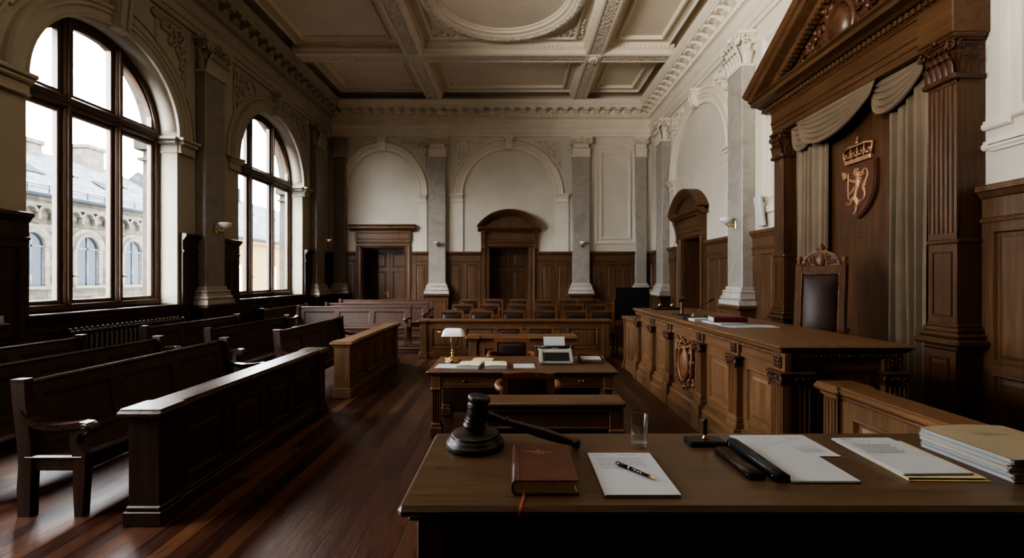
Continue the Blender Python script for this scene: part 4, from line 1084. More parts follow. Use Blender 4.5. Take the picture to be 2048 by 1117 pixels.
def bench_pilaster(P_, c):
    mb = MB(); mb.obox(P_, c - pw / 2 + 0.003, c + pw / 2 - 0.003, 0.315, zt - 0.30, -0.01, 0.040); flutes(mb, P_, c - pw / 2, c + pw / 2, 0.42, zt - 0.31, 0.061, 4, 0.014)
    for s_ in (c - pw / 2, c + pw / 2): mb.quad(P_.pt(s_, 0.42, 0.0), P_.pt(s_, 0.42, 0.061), P_.pt(s_, zt - 0.31, 0.061), P_.pt(s_, zt - .31, 0.0))
    mb.obox(P_, c - pw / 2 - 0.012, c + pw / 2 + 0.012, 0.30, 0.36, -0.01, 0.078, 0.008); mb.obox(P_, c - pw / 2 - 0.006, c + pw / 2 + 0.006, 0.36, 0.42, -0.01, 0.07, 0.01)
    mb.obox(P_, c - pw / 2 - 0.02, c + pw / 2 + 0.02, 0.0, 0.305, -0.01, 0.10, 0.006)
    mb.obox(P_, c - pw / 2, c + pw / 2, zt - 0.205, zt - 0.06, -0.01, 0.045, 0.004)
    o = obj('pilaster', mb, 'oak', T)
    m = MB(); m.obox(P_, c - pw / 2, c + pw / 2, zt - 0.31, zt - 0.215, -0.01, 0.058, 0.006); m.obox(P_, c - pw / 2 - 0.025, c + pw / 2 + 0.025, zt - 0.225, zt - 0.20, -0.01, 0.092, 0.006)
    for sg in (-1, 1):
        p, r = spiral(P_, c + sg * pw * 0.42, zt - 0.26, 0.078, 0.036, 1.6, 0.010, -sg, PI / 2, 16); m.tube(p, r, 5)
    for k in range(3): leaf(m, P_, c + (k - 1) * pw * 0.28, zt - 0.31, 0.055, pw * 0.3, 0.075, 0.022)
    m.tube([P_.pt(c - pw * .3, zt - 0.235, 0.075), P_.pt(c, zt - 0.25, 0.082), P_.pt(c + pw * .3, zt - 0.235, 0.075)], 0.010, 5)
    obj('capital', m, 'carved', o)
    m = MB(); r_ = 0.045; m.rings(P_, c - r_, c + r_, zt - 0.178, zt - 0.088, [(0, 0.045), (0, 0.058), (0.008, 0.06), (0.014, 0.05)])
    for k in range(4):
        a = PI / 4 + k * PI / 2; m.ball(P_.pt(c + 0.02 * math.cos(a), zt - 0.133 + 0.02 * math.sin(a), 0.053), 0.015, 6, 4)
    m.ball(P_.pt(c, zt - 0.133, 0.057), 0.010, 6, 4); obj('rosette', m, 'carved', o)
for y in PY: bench_pilaster(JF, y)
bench_pilaster(JE, 2.09 + 0.075 + 0.01); bench_pilaster(JE, 2.90)
BIGR = [(0, 0), (0.004, 0.012), (0.020, 0.014), (0.032, -0.004), (0.040, -0.018), (0.055, -0.018), (0.10, -0.002)]
for i in range(5):
    a, b = PY[i] + pw / 2, PY[i + 1] - pw / 2
    mb = MB(); m2 = []
    panelled(mb, JF, a, b, 0.315, zt - 0.20, [1], [1], 0.07, 0.075, 0.03, rings=BIGR, pan=m2)
    fr = obj('panel_frame', mb, 'oak', T)
    obj('panel', m2[0], 'oak', fr)
    if i == 2:
        m = MB(); c = (a + b) / 2; zc = 0.66
        fr2 = JF.at(c, zc, 0.0)
        # carved cartouche: oval boss, crown, flanking scrolls
        m.grid(lambda u, v: fr2.pt(0.15 * (1 - 0.25 * v) * math.cos(2 * PI * u) * v * 1.0, -0.02 + 0.19 * math.sin(2 * PI * u) * v, 0.012 + 0.05 * math.sqrt(max(0, 1 - v * v * 0.98))), 24, 6)
        m.sweep_arch(fr2, 0, -0.02, 0.13, 0.195, [(-0.01, 0), (-0.01, 0.045), (0.012, 0.06), (0.034, 0.045), (0.034, 0)], 0, 2 * PI, 30, smooth=True)
        for sg in (-1, 1):
            for (u, v, s_) in ((0.20, 0.17, 1.0), (0.235, 0.03, 0.9), (0.22, -0.12, 1.0), (0.15, -0.24, 0.9), (0.10, 0.245, 0.7), (0.245, 0.255, .6), (0.05, -0.28, .6), (0.27, -0.2, .5)):
                scrollwork(m, fr2, [(sg * u, v, s_, sg)], 0.05, 0.012, 0.017)
            m.tube([fr2.pt(sg * 0.22, 0.28, 0.02), fr2.pt(sg * 0.26, 0.1, 0.03), fr2.pt(sg * 0.25, -0.1, 0.03), fr2.pt(sg * 0.15, -0.27, 0.02)], [0.012, 0.02, 0.022, 0.01], 6)
        for k in range(5): m.ball(fr2.pt((k - 2) * 0.042, 0.235 + 0.02 * (2 - abs(k - 2)), 0.03), 0.024, 7, 5)
        m.obox(fr2, -0.10, 0.10, 0.175, 0.215, 0.0, 0.045, 0.01)
        obj('carved_crest', m, 'carved_oak', fr)
    else:
        m = MB(); m.obox(JF, a + 0.13, a + 0.145, zt - 0.36, zt - 0.33, -0.004, 0.008, 0.003); obj('keyhole_plate', m, 'brass', fr)
mb = MB(); m2 = []
panelled(mb, JE, 2.09 + 0.17, 2.82, 0.315, zt - 0.20, [1], [1], 0.07, 0.075, 0.02, rings=BIGR, pan=m2); fr = obj('end_panel', mb, 'oak', T); obj('panel', m2[0], 'oak', fr)
# lower return beyond the bench
barrier('bench_extension', 'lower oak panelled end continuing past the tall judge bench', 'barrier', P((2.02, 0, 0), YAX, ZAX, (-1, 0, 0)), 7.76, 8.46, 0.985, 0.24, 2, 'oak', 'oak_y', 0.05, posts=(0, 1), cap=0.035)

T = thing('judge_platform', 'raised wooden floor behind the judge bench, under the tall chair', 'platform', (3.8, 5.8, 0))
mb = MB(); mb.box(3.06, 4.17, 3.55, 8.2, 0, 0.30, 0.01); obj('tread', mb, 'dark_y', T)

# ------------------------------------------------------------------ judge's chair (faces -y locally)
T = thing('judge_chair', 'tall carved judge chair with studded oxblood leather back', 'chair', (3.52, 5.32, 0.30), -0.80)
w = 0.54; hb = 1.55
mb = MB(); mb.box(-w / 2, w / 2, -0.26, 0.24, 0.40, 0.48, 0.012); obj('seat_frame', mb, 'throne', T, world=False)
mb = MB(); mb.grid(lambda u, v: V3(((u - .5) * (w - 0.04), -0.25 + 0.46 * v, 0.481 + 0.08 * (math.sin(PI * u) * math.sin(PI * v)) ** .35)), 12, 12); obj('seat_cushion', mb, 'throne_leather', T, world=False)
d = V3((0, 0.16, 1.1)).normalized(); fr = P((0, 0.20, 0.50), XAX, d, (0, -d.z, d.y)); Hb = 1.06
for sx in (-1, 1):
    e = P((sx * (w / 2 - 0.035), 0, 0), XAX, ZAX, YAX)
    mb = MB(); mb.extrude(e, [(0.19, 0), (0.25, 0), (0.245, 0.5), (0.405, 1.57), (0.34, 1.57), (0.18, 0.5)], -0.035, 0.035)
    obj('leg', mb, 'throne', T, world=False)
    mb = MB(); mb.M = Matrix.Translation((sx * (w / 2 - 0.035), 0.372, 1.57)); mb.lathe([(0.035, 0), (0.035, 0.015), (0.018, 0.025), (0.034, 0.05), (0.036, 0.07), (0.02, 0.095), (0.0, 0.105)], 12); obj('finial', mb, 'carved_oak', T, world=False)
    mb = MB(); mb.box(sx * (w / 2 - 0.035) - 0.03, sx * (w / 2 - 0.035) + 0.03, -0.26, -0.20, 0, 0.40, 0.008); obj('leg', mb, 'throne', T, world=False)
    x = sx * (w / 2 + 0.015)
    mb = MB(); mb.tube([(x, 0.24, 0.79), (x, 0.05, 0.755), (x, -0.12, 0.76), (x, -0.24, 0.775), (x, -0.30, 0.745)], [0.028, 0.03, 0.032, 0.036, 0.028], 8); mb.tube([(x, -0.22, 0.75), (x, -0.20, 0.62), (x, -0.23, 0.47)], [0.024, 0.018, 0.024], 8); obj('armrest', mb, 'throne', T, world=False)
mb = MB()
mb.obox(fr, -w / 2 + 0.05, w / 2 - 0.05, Hb - 0.11, Hb, -0.035, 0.03, 0.01); mb.obox(fr, -w / 2 + 0.05, w / 2 - 0.05, 0.04, 0.12, -0.03, 0.03, 0.01); mb.obox(fr, -w / 2 + 0.05, w / 2 - 0.05, 0.1, Hb - 0.1, -0.035, 0.0)
for sx in (-1, 1): mb.obox(fr, sx * (w / 2 - 0.045) - 0.038, sx * (w / 2 - 0.045) + 0.038, 0.02, Hb + 0.01, -0.035, 0.035, 0.008)
back = obj('backrest', mb, 'throne', T, world=False)
mb = MB(); mb.grid(lambda u, v: fr.pt((u - .5) * (w - 0.16), 0.11 + (Hb - 0.21) * v, 0.012 + 0.045 * (math.sin(PI * u) ** .45) * (math.sin(PI * v) ** .45)), 16, 20); obj('back_pad', mb, 'throne_leather', T, world=False)
mb = MB()
for k in range(34):
    for sx in (-1, 1): mb.ball(fr.pt(sx * (w / 2 - 0.077), 0.12 + (Hb - 0.24) * k / 33, 0.03), 0.0075, 6, 4)
for k in range(17):
    for vv in (0.115, Hb - 0.105): mb.ball(fr.pt((k / 16 - .5) * (w - 0.16), vv, 0.03), 0.0075, 6, 4)
obj('nailhead_trim', mb, 'brass', back)
mb = MB(); K = 16
cr = [(-w / 2 + 0.07, Hb)] + [(-(w / 2 - 0.075) * math.cos(PI * i / K), Hb + 0.015 + 0.17 * math.sin(PI * i / K) ** 0.8) for i in range(K + 1)] + [(w / 2 - 0.07, Hb)]
mb.face_poly(fr, cr, -0.03, 0.022)
mb.sweep_arch(fr, 0, Hb + 0.012, w / 2 - 0.10, 0.15, [(0, 0.0), (0, 0.035), (0.028, 0.035), (0.028, 0)], 0.05, PI - 0.05, 20)
for sg in (-1, 1):
    for (u, v, s_) in ((0.10, 0.055, 1.0), (0.16, 0.04, 0.7), (0.06, 0.11, 0.6), (0.03, 0.03, .5)): scrollwork(mb, fr, [(sg * u, Hb + v, s_, sg)], 0.035, 0.026, 0.012)
mb.grid(lambda u, v: fr.pt(0.045 * v * math.cos(2 * PI * u), Hb + 0.07 + 0.085 * v * math.sin(2 * PI * u), 0.03 + 0.02 * math.sqrt(1 - v * v * .99)), 14, 4)
mb.ball(fr.pt(0, Hb + 0.215, 0.0), 0.04, 10, 6); mb.ball(fr.pt(-0.05, Hb + 0.19, 0.0), 0.028, 8, 5); mb.ball(fr.pt(0.05, Hb + 0.19, 0.0), 0.028, 8, 5); mb.ball(fr.pt(0, Hb + 0.26, 0.0), 0.02, 8, 5)
obj('carved_crest', mb, 'carved_oak', back)

# ------------------------------------------------------------------ wooden canopy (aedicule) on the bench wall
CW_ = 'canopy'
T = thing('bench_canopy', 'tall walnut canopy with fluted pilasters and pediment framing the crest', 'canopy', (4.5, 6.0, 0))
CF = P((4.36, 0, 0), YAX, ZAX, (-1, 0, 0))
mb = MB(); mb.box(4.585, 4.645, 4.5, 7.5, 0.0, 4.2)
mb.box(4.578, 4.59, 4.76, 7.33, 2.24, 2.25); obj('back_panel', mb, CW_, T)
for a, b in ((4.45, 4.76), (7.33, 7.60)):
    mb = MB()
    mb.obox(CF, a + 0.004, b - 0.004, 0, 4.12, -0.285, -0.016)
    mb.obox(CF, a - 0.05, b + 0.05, 0, 0.22, -0.28, 0.07, 0.008)
    mb.obox(CF, a - 0.02, b + 0.02, 0.22, 0.98, -0.28, 0.03)
    mb.rings(CF, a + 0.045, b - 0.045, 0.30, 0.90, [(0, 0.031), (0.006, 0.045), (0.02, 0.045), (0.03, 0.032), (0.045, 0.032), (0.06, 0.04)])
    for z0, z1, g, bv in ((0.96, 1.02, 0.03, 0.01), (1.02, 1.09, 0.09, 0.02), (1.09, 1.15, 0.06, 0.025), (1.15, 1.20, 0.035, 0.012), (1.20, 1.24, 0.012, 0.01), (2.04, 2.09, 0.018, 0.015)):
        mb.obox(CF, a - g, b + g, z0, z1, -0.28, g, bv)
    mb.obox(CF, a, b, 1.24, 2.04, -0.27, -0.0015)
    mb.rings(CF, a + 0.045, b - 0.045, 1.31, 1.97, [(0, 0.0), (0.006, 0.012), (0.016, 0.012), (0.022, -0.012), (0.03, -0.012), (0.045, -0.003)])
    pl = obj('pilaster', mb, CW_, T)
    m = MB(); flutes(m, CF, a, b, 2.15, 3.64, 0.0, 6, 0.016); m.obox(CF, a, b, 2.09, 2.15, -0.2, 0.0); m.obox(CF, a, b, 3.64, 3.68, -0.2, 0.0)
    for q in (a, b): m.quad(CF.pt(q, 2.1, 0), CF.pt(q, 3.68, 0), CF.pt(q, 3.68, -0.02), CF.pt(q, 2.1, -0.02))
    obj('fluted_shaft', m, CW_, pl)
    m = MB(); corinthian(m, CF.at((a + b) / 2, 3.70, -0.26), b - a, 0.42, 0.28); obj('capital', m, 'carved', pl)
mb = MB()
E0, E1 = 4.44, 7.62
ent = [(-0.27, 4.11), (0.02, 4.11), (0.02, 4.20), (0.035, 4.20), (0.035, 4.27), (0.055, 4.285), (0.06, 4.30), (0.04, 4.31), (0.04, 4.47), (0.06, 4.48), (0.07, 4.50), (-0.27, 4.50)]
mb.extrude(CF, ent, E0, E1)
mb.obox(CF, 4.40, 4.80, 4.11, 4.50, -0.28, 0.09, 0.01)
obj('entablature', mb, 'canopy_y', T)
mb = MB(); u = E0 - 0.1
while u < E1 + 0.12:
    mb.obox(CF, u, u + 0.045, 4.515, 4.575, 0, 0.13, 0.003); u += 0.075
mb.obox(CF, E0 - 0.1, E1 + 0.12, 4.50, 4.60, -0.27, 0.085)
obj('dentil_band', mb, CW_, T)
mb = MB(); C0, C1 = 4.22, 7.84
mb.extrude(CF, [(-0.27, 4.585), (0.15, 4.585), (0.20, 4.61), (0.31, 4.625), (0.32, 4.68), (0.36, 4.70), (0.37, 4.715), (-0.27, 4.715)], C0 + 0.1, C1 - 0.08); obj('cornice', mb, 'canopy_y', T)
ap = (C0 + C1) / 2; rise = 1.02
ang = math.atan2(rise, (C1 - C0) / 2)
mb = MB()
for sd, q in ((1, C0), (-1, C1)):
    U = V3((0, sd * math.cos(ang), math.sin(ang))); V = V3((0, -sd * math.sin(ang), math.cos(ang)))
    fr = P(V3((4.36, q, 4.70)), U, V, (-1, 0, 0)); L = ((C1 - C0) / 2) / math.cos(ang)
    mb.extrude(fr, [(-0.27, -0.02), (0.10, -0.02), (0.12, 0.03), (0.26, 0.045), (0.28, 0.05), (0.30, 0.11), (0.34, 0.13), (0.36, 0.17), (0.38, 0.20), (-0.27, 0.20)], 0.0, L + 0.09)
    u = 0.35
    while u < L - 0.1:
        mb.obox(fr, u, u + 0.045, -0.06, -0.015, 0.0, 0.10, 0.003); u += 0.075
obj('pediment', mb, 'canopy_y', T)
mb = MB(); mb.face_poly(CF, [(C0 + 0.25, 4.70), (C1 - 0.25, 4.70), (ap, 4.70 + rise)], -0.27, -0.03)
tp = obj('tympanum', mb, 'carved', T)
m = MB(); cf = CF.at(ap + 0.0, 5.10, -0.03)
m.grid(lambda u, v: cf.pt(0.21 * v * math.cos(2 * PI * u), 0.27 * v * math.sin(2 * PI * u), 0.03 + 0.13 * math.sqrt(1 - v * v * .99)), 24, 8)
m.sweep_arch(cf, 0, 0, 0.22, 0.28, [(-0.02, 0), (-0.02, 0.07), (0.02, 0.09), (0.06, 0.06), (0.06, 0)], 0, 2 * PI, 36, smooth=True)
for sg in (-1, 1):
    for (u, v, s_) in ((0.36, 0.12, 1.6), (0.42, -0.16, 1.7), (0.70, -0.20, 1.4), (0.62, -0.02, 0.9), (0.95, -0.27, 1.0), (0.85, -0.12, .7), (1.15, -0.31, 0.7), (0.25, 0.34, 1.0), (1.32, -0.33, .5), (0.52, -0.31, .7)):
        scrollwork(m, cf, [(sg * u, v, s_, sg)], 0.085, 0.03, 0.034)
    for (u, v, hh) in ((0.30, -0.36, 0.4), (0.55, -0.36, 0.3), (0.80, -0.37, 0.22)): leaf(m, cf, sg * u, v, 0.0, 0.16, hh, 0.09, sg * 0.12)
obj('carved_cartouche', m, 'carved', tp)

# curtains
def curtain(label, y0, y1, x, z0, z1, folds, seed):
    rnd = random.Random(seed); ph = [rnd.uniform(0, 6.28) for _ in range(4)]
    t = thing('velvet_curtain', label, 'curtain', (x, (y0 + y1) / 2, z0), 0, 'curtains in the canopy')
    mb = MB()
    def fn(u, v):
        k = 0.35 + 0.65 * (1 - abs(2 * v - 0.9) * 0.3)
        s_ = math.sin(2 * PI * folds * u + 0.5 * math.sin(3 * u + ph[0]) + 0.15 * math.sin(2.2 * v + ph[1]))
        nn = 0.056 * (abs(s_) ** 0.7 * (1 if s_ > 0 else -0.8)) + 0.012 * math.sin(2 * PI * folds * 2.3 * u + ph[2])
        return V3((x - nn * k, y0 + (y1 - y0) * u + 0.012 * math.sin(5 * v + 9 * u), z0 + (z1 - z0) * v))
    mb.grid(fn, folds * 14, 24); obj('drape', mb, 'curtain', t)
    return t
curtain('taupe velvet curtain hanging at the far side of the crest', 6.50, 7.215, 4.515, 0.02, 4.05, 6, 2)
curtain('taupe velvet curtain hanging beside the near fluted pilaster', 4.905, 5.45, 4.515, 0.02, 4.05, 5, 3)
def swag(label, y0, y1, x, zt_, sag, folds, gath=0.12, lean=0.0):
    t = thing('draped_swag', label, 'swag', (x, (y0 + y1) / 2, zt_), 0, 'swags across the canopy head')
    mb = MB(); c, r = (y0 + y1) / 2, (y1 - y0) / 2
    def fn(u, v):
        a = 2 * u - 1
        sh = max(0.0, 1 - abs(a) ** 2.1)
        y = c + r * a * (1 - 0.10 * v * (1 - sh)) + lean * v * sh
        dz = sag * v * sh + gath * v * (1 - sh)
        fold = (v * folds) % 1.0; fold = fold ** 1.5 * (1 - fold ** 14)
        nn = (0.010 + 0.09 * fold * (0.3 + 0.7 * sh) + 0.03 * v * sh)
        return V3((x - nn, y, zt_ - dz - 0.015 * fold * sh))
    mb.grid(fn, 40, folds * 10); obj('drape', mb, 'curtain', t)
    return t
swag('small taupe swag at the far corner of the canopy head', 6.62, 7.24, 4.445, 4.10, 0.44, 5)
swag('widest taupe swag draped above the crest', 5.42, 6.95, 4.345, 4.10, 0.48, 6, 0.14, 0.12)
swag('taupe swag reaching the near fluted pilaster', 4.865, 5.62, 4.445, 4.10, 0.44, 5, 0.14, 0.10)

# ------------------------------------------------------------------ coat of arms
T = thing('coat_of_arms', 'carved shield with rampant lion and crown between the curtains', 'crest', (4.57, 5.98, 2.9))
CA = P((4.583, 5.98, 2.86), (0, -1, 0), ZAX, (-1, 0, 0))
hw, top_, bot = 0.315, 0.36, -0.37
def shield(s_):
    pts = [(-hw * s_, top_ * s_), (hw * s_, top_ * s_)]
    for i in range(1, 15):
        t = i / 14; pts.append((hw * s_ * (1 - t ** 2.3) ** 0.75 if t < 1 else 0, top_ * s_ - (top_ - bot) * s_ * (0.30 + 0.70 * t)))
    left = [(-u, v) for u, v in reversed(pts[2:-1])]
    return pts + left
mb = MB(); mb.face_poly(CA, shield(1.0), 0.0, 0.05); mb.face_poly(CA, shield(0.94), 0.05, 0.062); obj('shield', mb, 'crest', T)
def relief(pts, rad, mb, segs=8):
    if len(pts) > 2:      # smooth curve through the points
        if not hasattr(rad, '__len__'): rad = [rad] * len(pts)
        q = [pts[0]] + list(pts) + [pts[-1]]; r = [rad[0]] + list(rad) + [rad[-1]]; op, orr = [], []
        for i in range(1, len(q) - 2):
            for k in range(5):
                t = k / 5
                f = lambda a, b, c, d: 0.5 * (2 * b + (c - a) * t + (2 * a - 5 * b + 4 * c - d) * t * t + (3 * b - a - 3 * c + d) * t ** 3)
                op.append((f(q[i - 1][0], q[i][0], q[i + 1][0], q[i + 2][0]), f(q[i - 1][1], q[i][1], q[i + 1][1], q[i + 2][1]))); orr.append(max(0.003, r[i] + (r[i + 1] - r[i]) * t))
        op.append(pts[-1]); orr.append(rad[-1]); pts, rad = op, orr
    mb.tube([CA.pt(u, v, 0.068) for u, v in pts], rad, segs, True, (CA.pt(0, 0, 0.062), CA.N, 0.75))
mb = MB()
R_ = relief
R_([(0.035, 0.19), (0.045, 0.12), (0.035, 0.05), (0.01, -0.02), (-0.01, -0.09), (0.005, -0.13)], [0.030, 0.046, 0.042, 0.030, 0.030, 0.028], mb, 10)       # trunk
R_([(0.05, 0.17), (0.035, 0.215), (0.005, 0.235), (-0.035, 0.225)], [0.045, 0.048, 0.042, 0.02], mb, 10)    # neck, head, muzzle
R_([(0.0, 0.215), (-0.03, 0.20), (-0.045, 0.203)], [0.022, 0.013, 0.006], mb)             # jaw
for u in (-0.02, 0.01, 0.04): R_([(u, 0.265), (u - 0.004 + u * .2, 0.30)], [0.014, 0.008], mb)       # little crown
R_([(-0.03, 0.27), (0.05, 0.275)], 0.009, mb)
for (a, b, c, d) in ((0.06, 0.23, 0.105, 0.215), (0.065, 0.20, 0.11, 0.175), (0.065, 0.165, 0.105, 0.13), (0.06, 0.13, 0.095, 0.09), (0.02, 0.15, -0.03, 0.09), (0.015, 0.12, -0.02, 0.05)): R_([(a, b), (c, d)], [0.02, 0.004], mb)      # mane
R_([(0.02, 0.25), (0.035, 0.275)], [0.018, 0.006], mb)                                      # ear
R_([(0.01, 0.12), (-0.06, 0.135), (-0.12, 0.165)], [0.03, 0.022, 0.016], mb)       # raised foreleg
R_([(-0.12, 0.165), (-0.145, 0.17)], [0.02, 0.012], mb)
R_([(0.0, 0.05), (-0.06, -0.005), (-0.09, -0.03), (-0.125, -0.02)], [0.032, 0.02, 0.016, 0.02], mb)           # other foreleg
for a in (-0.02, 0.0, 0.02): R_([(-0.12, -0.02), (-0.15, -0.02 + a * 1.3)], [0.010, 0.004], mb)
R_([(-0.01, -0.10), (-0.07, -0.115), (-0.085, -0.16), (-0.14, -0.165)], [0.042, 0.034, 0.02, 0.016], mb)    # raised hind leg
for a in (-0.03, 0.0, 0.03): R_([(-0.135, -0.16), (-0.175, -0.155 + a)], [0.011, 0.004], mb)
R_([(0.005, -0.11), (0.03, -0.17), (0.01, -0.22), (0.005, -0.27), (-0.02, -0.29)], [0.045, 0.038, 0.022, 0.016, 0.016], mb)   # standing hind leg
for a in (-0.03, 0.0, 0.03): R_([(-0.01, -0.285), (-0.035 + a * .6, -0.315)], [0.011, 0.004], mb)
R_([(0.02, -0.12), (0.085, -0.15), (0.14, -0.12), (0.155, -0.05), (0.125, 0.02), (0.16, 0.09), (0.20, 0.16), (0.19, 0.235), (0.15, 0.255), (0.12, 0.225), (0.13, 0.18)], [0.013, 0.013, 0.014, 0.016, 0.02, 0.02, 0.014, 0.014, 0.015, 0.018, 0.006], mb)  # tail
for (u, v, a, b) in ((0.125, 0.02, 0.07, 0.05), (0.13, 0.04, 0.075, 0.085), (0.125, 0.02, 0.06, -0.02), (0.14, 0.06, 0.08, 0.12)): R_([(u, v), (a + 0.11, b)], [0.02, 0.004], mb)
obj('lion', mb, 'crest_gilt', T)
mb = MB(); R_([(-0.135, 0.26), (-0.14, 0.0), (-0.13, -0.10)], 0.010, mb)
mb.face_poly(CA, [(-0.14, 0.235), (-0.175, 0.275), (-0.235, 0.285), (-0.225, 0.225), (-0.20, 0.17), (-0.165, 0.19), (-0.14, 0.195)], 0.062, 0.085); obj('axe', mb, 'crest_gilt', T)
mb = MB(); cr = CA.at(0, top_ + 0.015, 0.0)
def arcpt(u, v0): return (u, v0 + 0.0)
mb.obox(cr, -0.225, 0.225, 0.0, 0.065, 0.0, 0.06, 0.01)
mb.tube([cr.pt(-0.225, 0.06, 0.05), cr.pt(-0.255, 0.21, 0.045)], 0.014, 8); mb.tube([cr.pt(0.225, 0.06, 0.05), cr.pt(0.255, 0.21, 0.045)], 0.014, 8)
mb.tube([cr.pt(-0.255, 0.205, 0.045), cr.pt(-0.13, 0.232, 0.055), cr.pt(0, 0.222, 0.06), cr.pt(0.13, 0.232, 0.055), cr.pt(0.255, 0.205, 0.045)], 0.015, 8)
for u in (-0.12, 0.0, 0.12): mb.tube([cr.pt(u * .9, 0.06, 0.05), cr.pt(u, 0.22, 0.05)], 0.010, 6)
for u in (-0.20, -0.07, 0.07, 0.20, -0.12, 0.12, 0.0):
    for (du, dv) in ((0, 0.035), (-0.026, 0.0), (0.026, 0.0)): mb.ball(cr.pt(u + du, 0.10 + dv, 0.045), 0.018, 7, 5)
mb.ball(cr.pt(0, 0.265, 0.05), 0.026, 8, 6); mb.tube([cr.pt(0, 0.28, 0.05), cr.pt(0, 0.345, 0.05)], 0.009, 6); mb.tube([cr.pt(-0.025, 0.318, 0.05), cr.pt(0.025, 0.318, 0.05)], 0.008, 6)
obj('crown', mb, 'crest_gilt', T)
SKY, VT, LOOK, EXPO, UP = 9.0, 'AgX', 'AgX - High Contrast', 2.15, 100.0
# ================================================================== THINGS ON THE FRONT DESK (top at z = 1.089)
ZD = 1.0895
def textlines(mb, x0, x1, y, z, h, wordlen=0.012, rnd=random):
    x = x0
    while x < x1:
        w_ = min(rnd.uniform(0.5, 1.5) * wordlen, x1 - x)
        mb.quad((x, y, z), (x + w_, y, z), (x + w_, y + h, z), (x, y + h, z)); x += w_ + 0.003
# sounding block
T = thing('sounding_block', 'round turned dark wood sounding block under the gavel head', 'sounding block', (-0.148, 1.632, ZD))
mb = MB(); mb.lathe([(0.0, 0.0), (0.100, 0.0), (0.104, 0.004), (0.104, 0.018), (0.101, 0.022), (0.098, 0.024), (0.094, 0.032), (0.088, 0.038), (0.086, 0.040), (0.086, 0.047), (0.083, 0.050), (0.0, 0.050)], 48); obj('block', mb, 'gavel', T, world=False)
# gavel
T = thing('gavel', 'dark wooden gavel resting on its round block, handle sloping to the desk', 'gavel', (-0.155, 1.632, ZD + 0.0515))
tilt = Matrix.Rotation(math.radians(10), 4, 'Y')
mb = MB(); mb.M = tilt @ Matrix.Diagonal((1.0, 1.0, 0.82, 1.0)) @ Matrix.Translation((0.0, 0, 0.007))
mb.lathe([(0.0, 0.0), (0.028, 0.0), (0.037, 0.005), (0.042, 0.014), (0.042, 0.022), (0.036, 0.030), (0.033, 0.034), (0.038, 0.037), (0.039, 0.041), (0.035, 0.045), (0.035, 0.049), (0.037, 0.052), (0.035, 0.055), (0.036, 0.070), (0.036, 0.092), (0.035, 0.100), (0.038, 0.103), (0.039, 0.107), (0.035, 0.111), (0.038, 0.114), (0.036, 0.118), (0.032, 0.122), (0.036, 0.127), (0.0415, 0.136), (0.042, 0.146), (0.037, 0.154), (0.028, 0.158), (0.0, 0.159)], 36)
obj('gavel_head', mb, 'gavel', T, world=False)
p0, p1 = V3((0.036, -0.002, 0.064)), V3((0.375, -0.030, -0.034))
dv = (p1 - p0); Lh = dv.length
mb = MB(); mb.M = Matrix.Translation(p0) @ dv.to_track_quat('Z', 'Y').to_matrix().to_4x4()
mb.lathe([(0.013, 0), (0.019, 0.012), (0.0175, 0.03), (0.012, 0.07), (0.011, 0.078), (0.018, 0.081), (0.019, 0.086), (0.014, 0.092), (0.013, 0.10), (0.0165, 0.15), (0.0190, 0.21), (0.0185, 0.26), (0.0150, 0.31), (0.0125, 0.33), (0.0125, 0.336), (0.0165, 0.338), (0.0175, 0.348), (0.014, 0.360), (0.0, 0.364)], 24)
obj('handle', mb, 'gavel', T, world=False)
# book
T = thing('leather_book', 'thick brown leather book with gilt title and hanging ribbon', 'book', (0.083, 1.395, ZD))
bx0, bx1, by0, by1, bh = -0.012, 0.178, 1.262, 1.534, 0.042
mb = MB()
mb.box(bx0 + 0.010, bx1, by0, by1, ZD + bh - 0.004, ZD + bh, 0.0015); mb.box(bx0 + 0.010, bx1, by0, by1, ZD, ZD + 0.004, 0.0015)
K = 10
sp_ = [(bx0 + 0.012 - 0.013 * math.sin(PI * i / K), ZD + bh / 2 - (bh / 2) * math.cos(PI * i / K)) for i in range(K + 1)]
inn = [(x + 0.004 if 0 < i < K else x, ZD + bh / 2 + (z - ZD - bh / 2) * 0.9) for i, (x, z) in enumerate(sp_)]
PB = P((0, 0, 0), YAX, ZAX, XAX)
mb.extrude(PB, sp_ + inn[::-1], by0, by1, True)
mb.box(bx0 + 0.019, bx0 + 0.0215, by0 + 0.001, by1 - 0.001, ZD + bh - 0.001, ZD + bh + 0.0012, 0.0005)
cov = obj('cover', mb, 'book', T)
mb = MB()
pg = [(bx0 + 0.004, ZD + 0.008), (bx0 + 0.012, ZD + 0.004), (bx1 - 0.004, ZD + 0.004)] + [(bx1 - 0.004 - 0.009 * math.sin(PI * i / 8), ZD + 0.004 + (bh - 0.008) * i / 8) for i in range(1, 8)] + [(bx1 - 0.004, ZD + bh - 0.004), (bx0 + 0.012, ZD + bh - 0.004), (bx0 + 0.004, ZD + bh - 0.008)]
mb.extrude(PB, pg, by0 + 0.005, by1 - 0.005); obj('page_block', mb, 'pages', T)
rnd = random.Random(4); mb = MB()
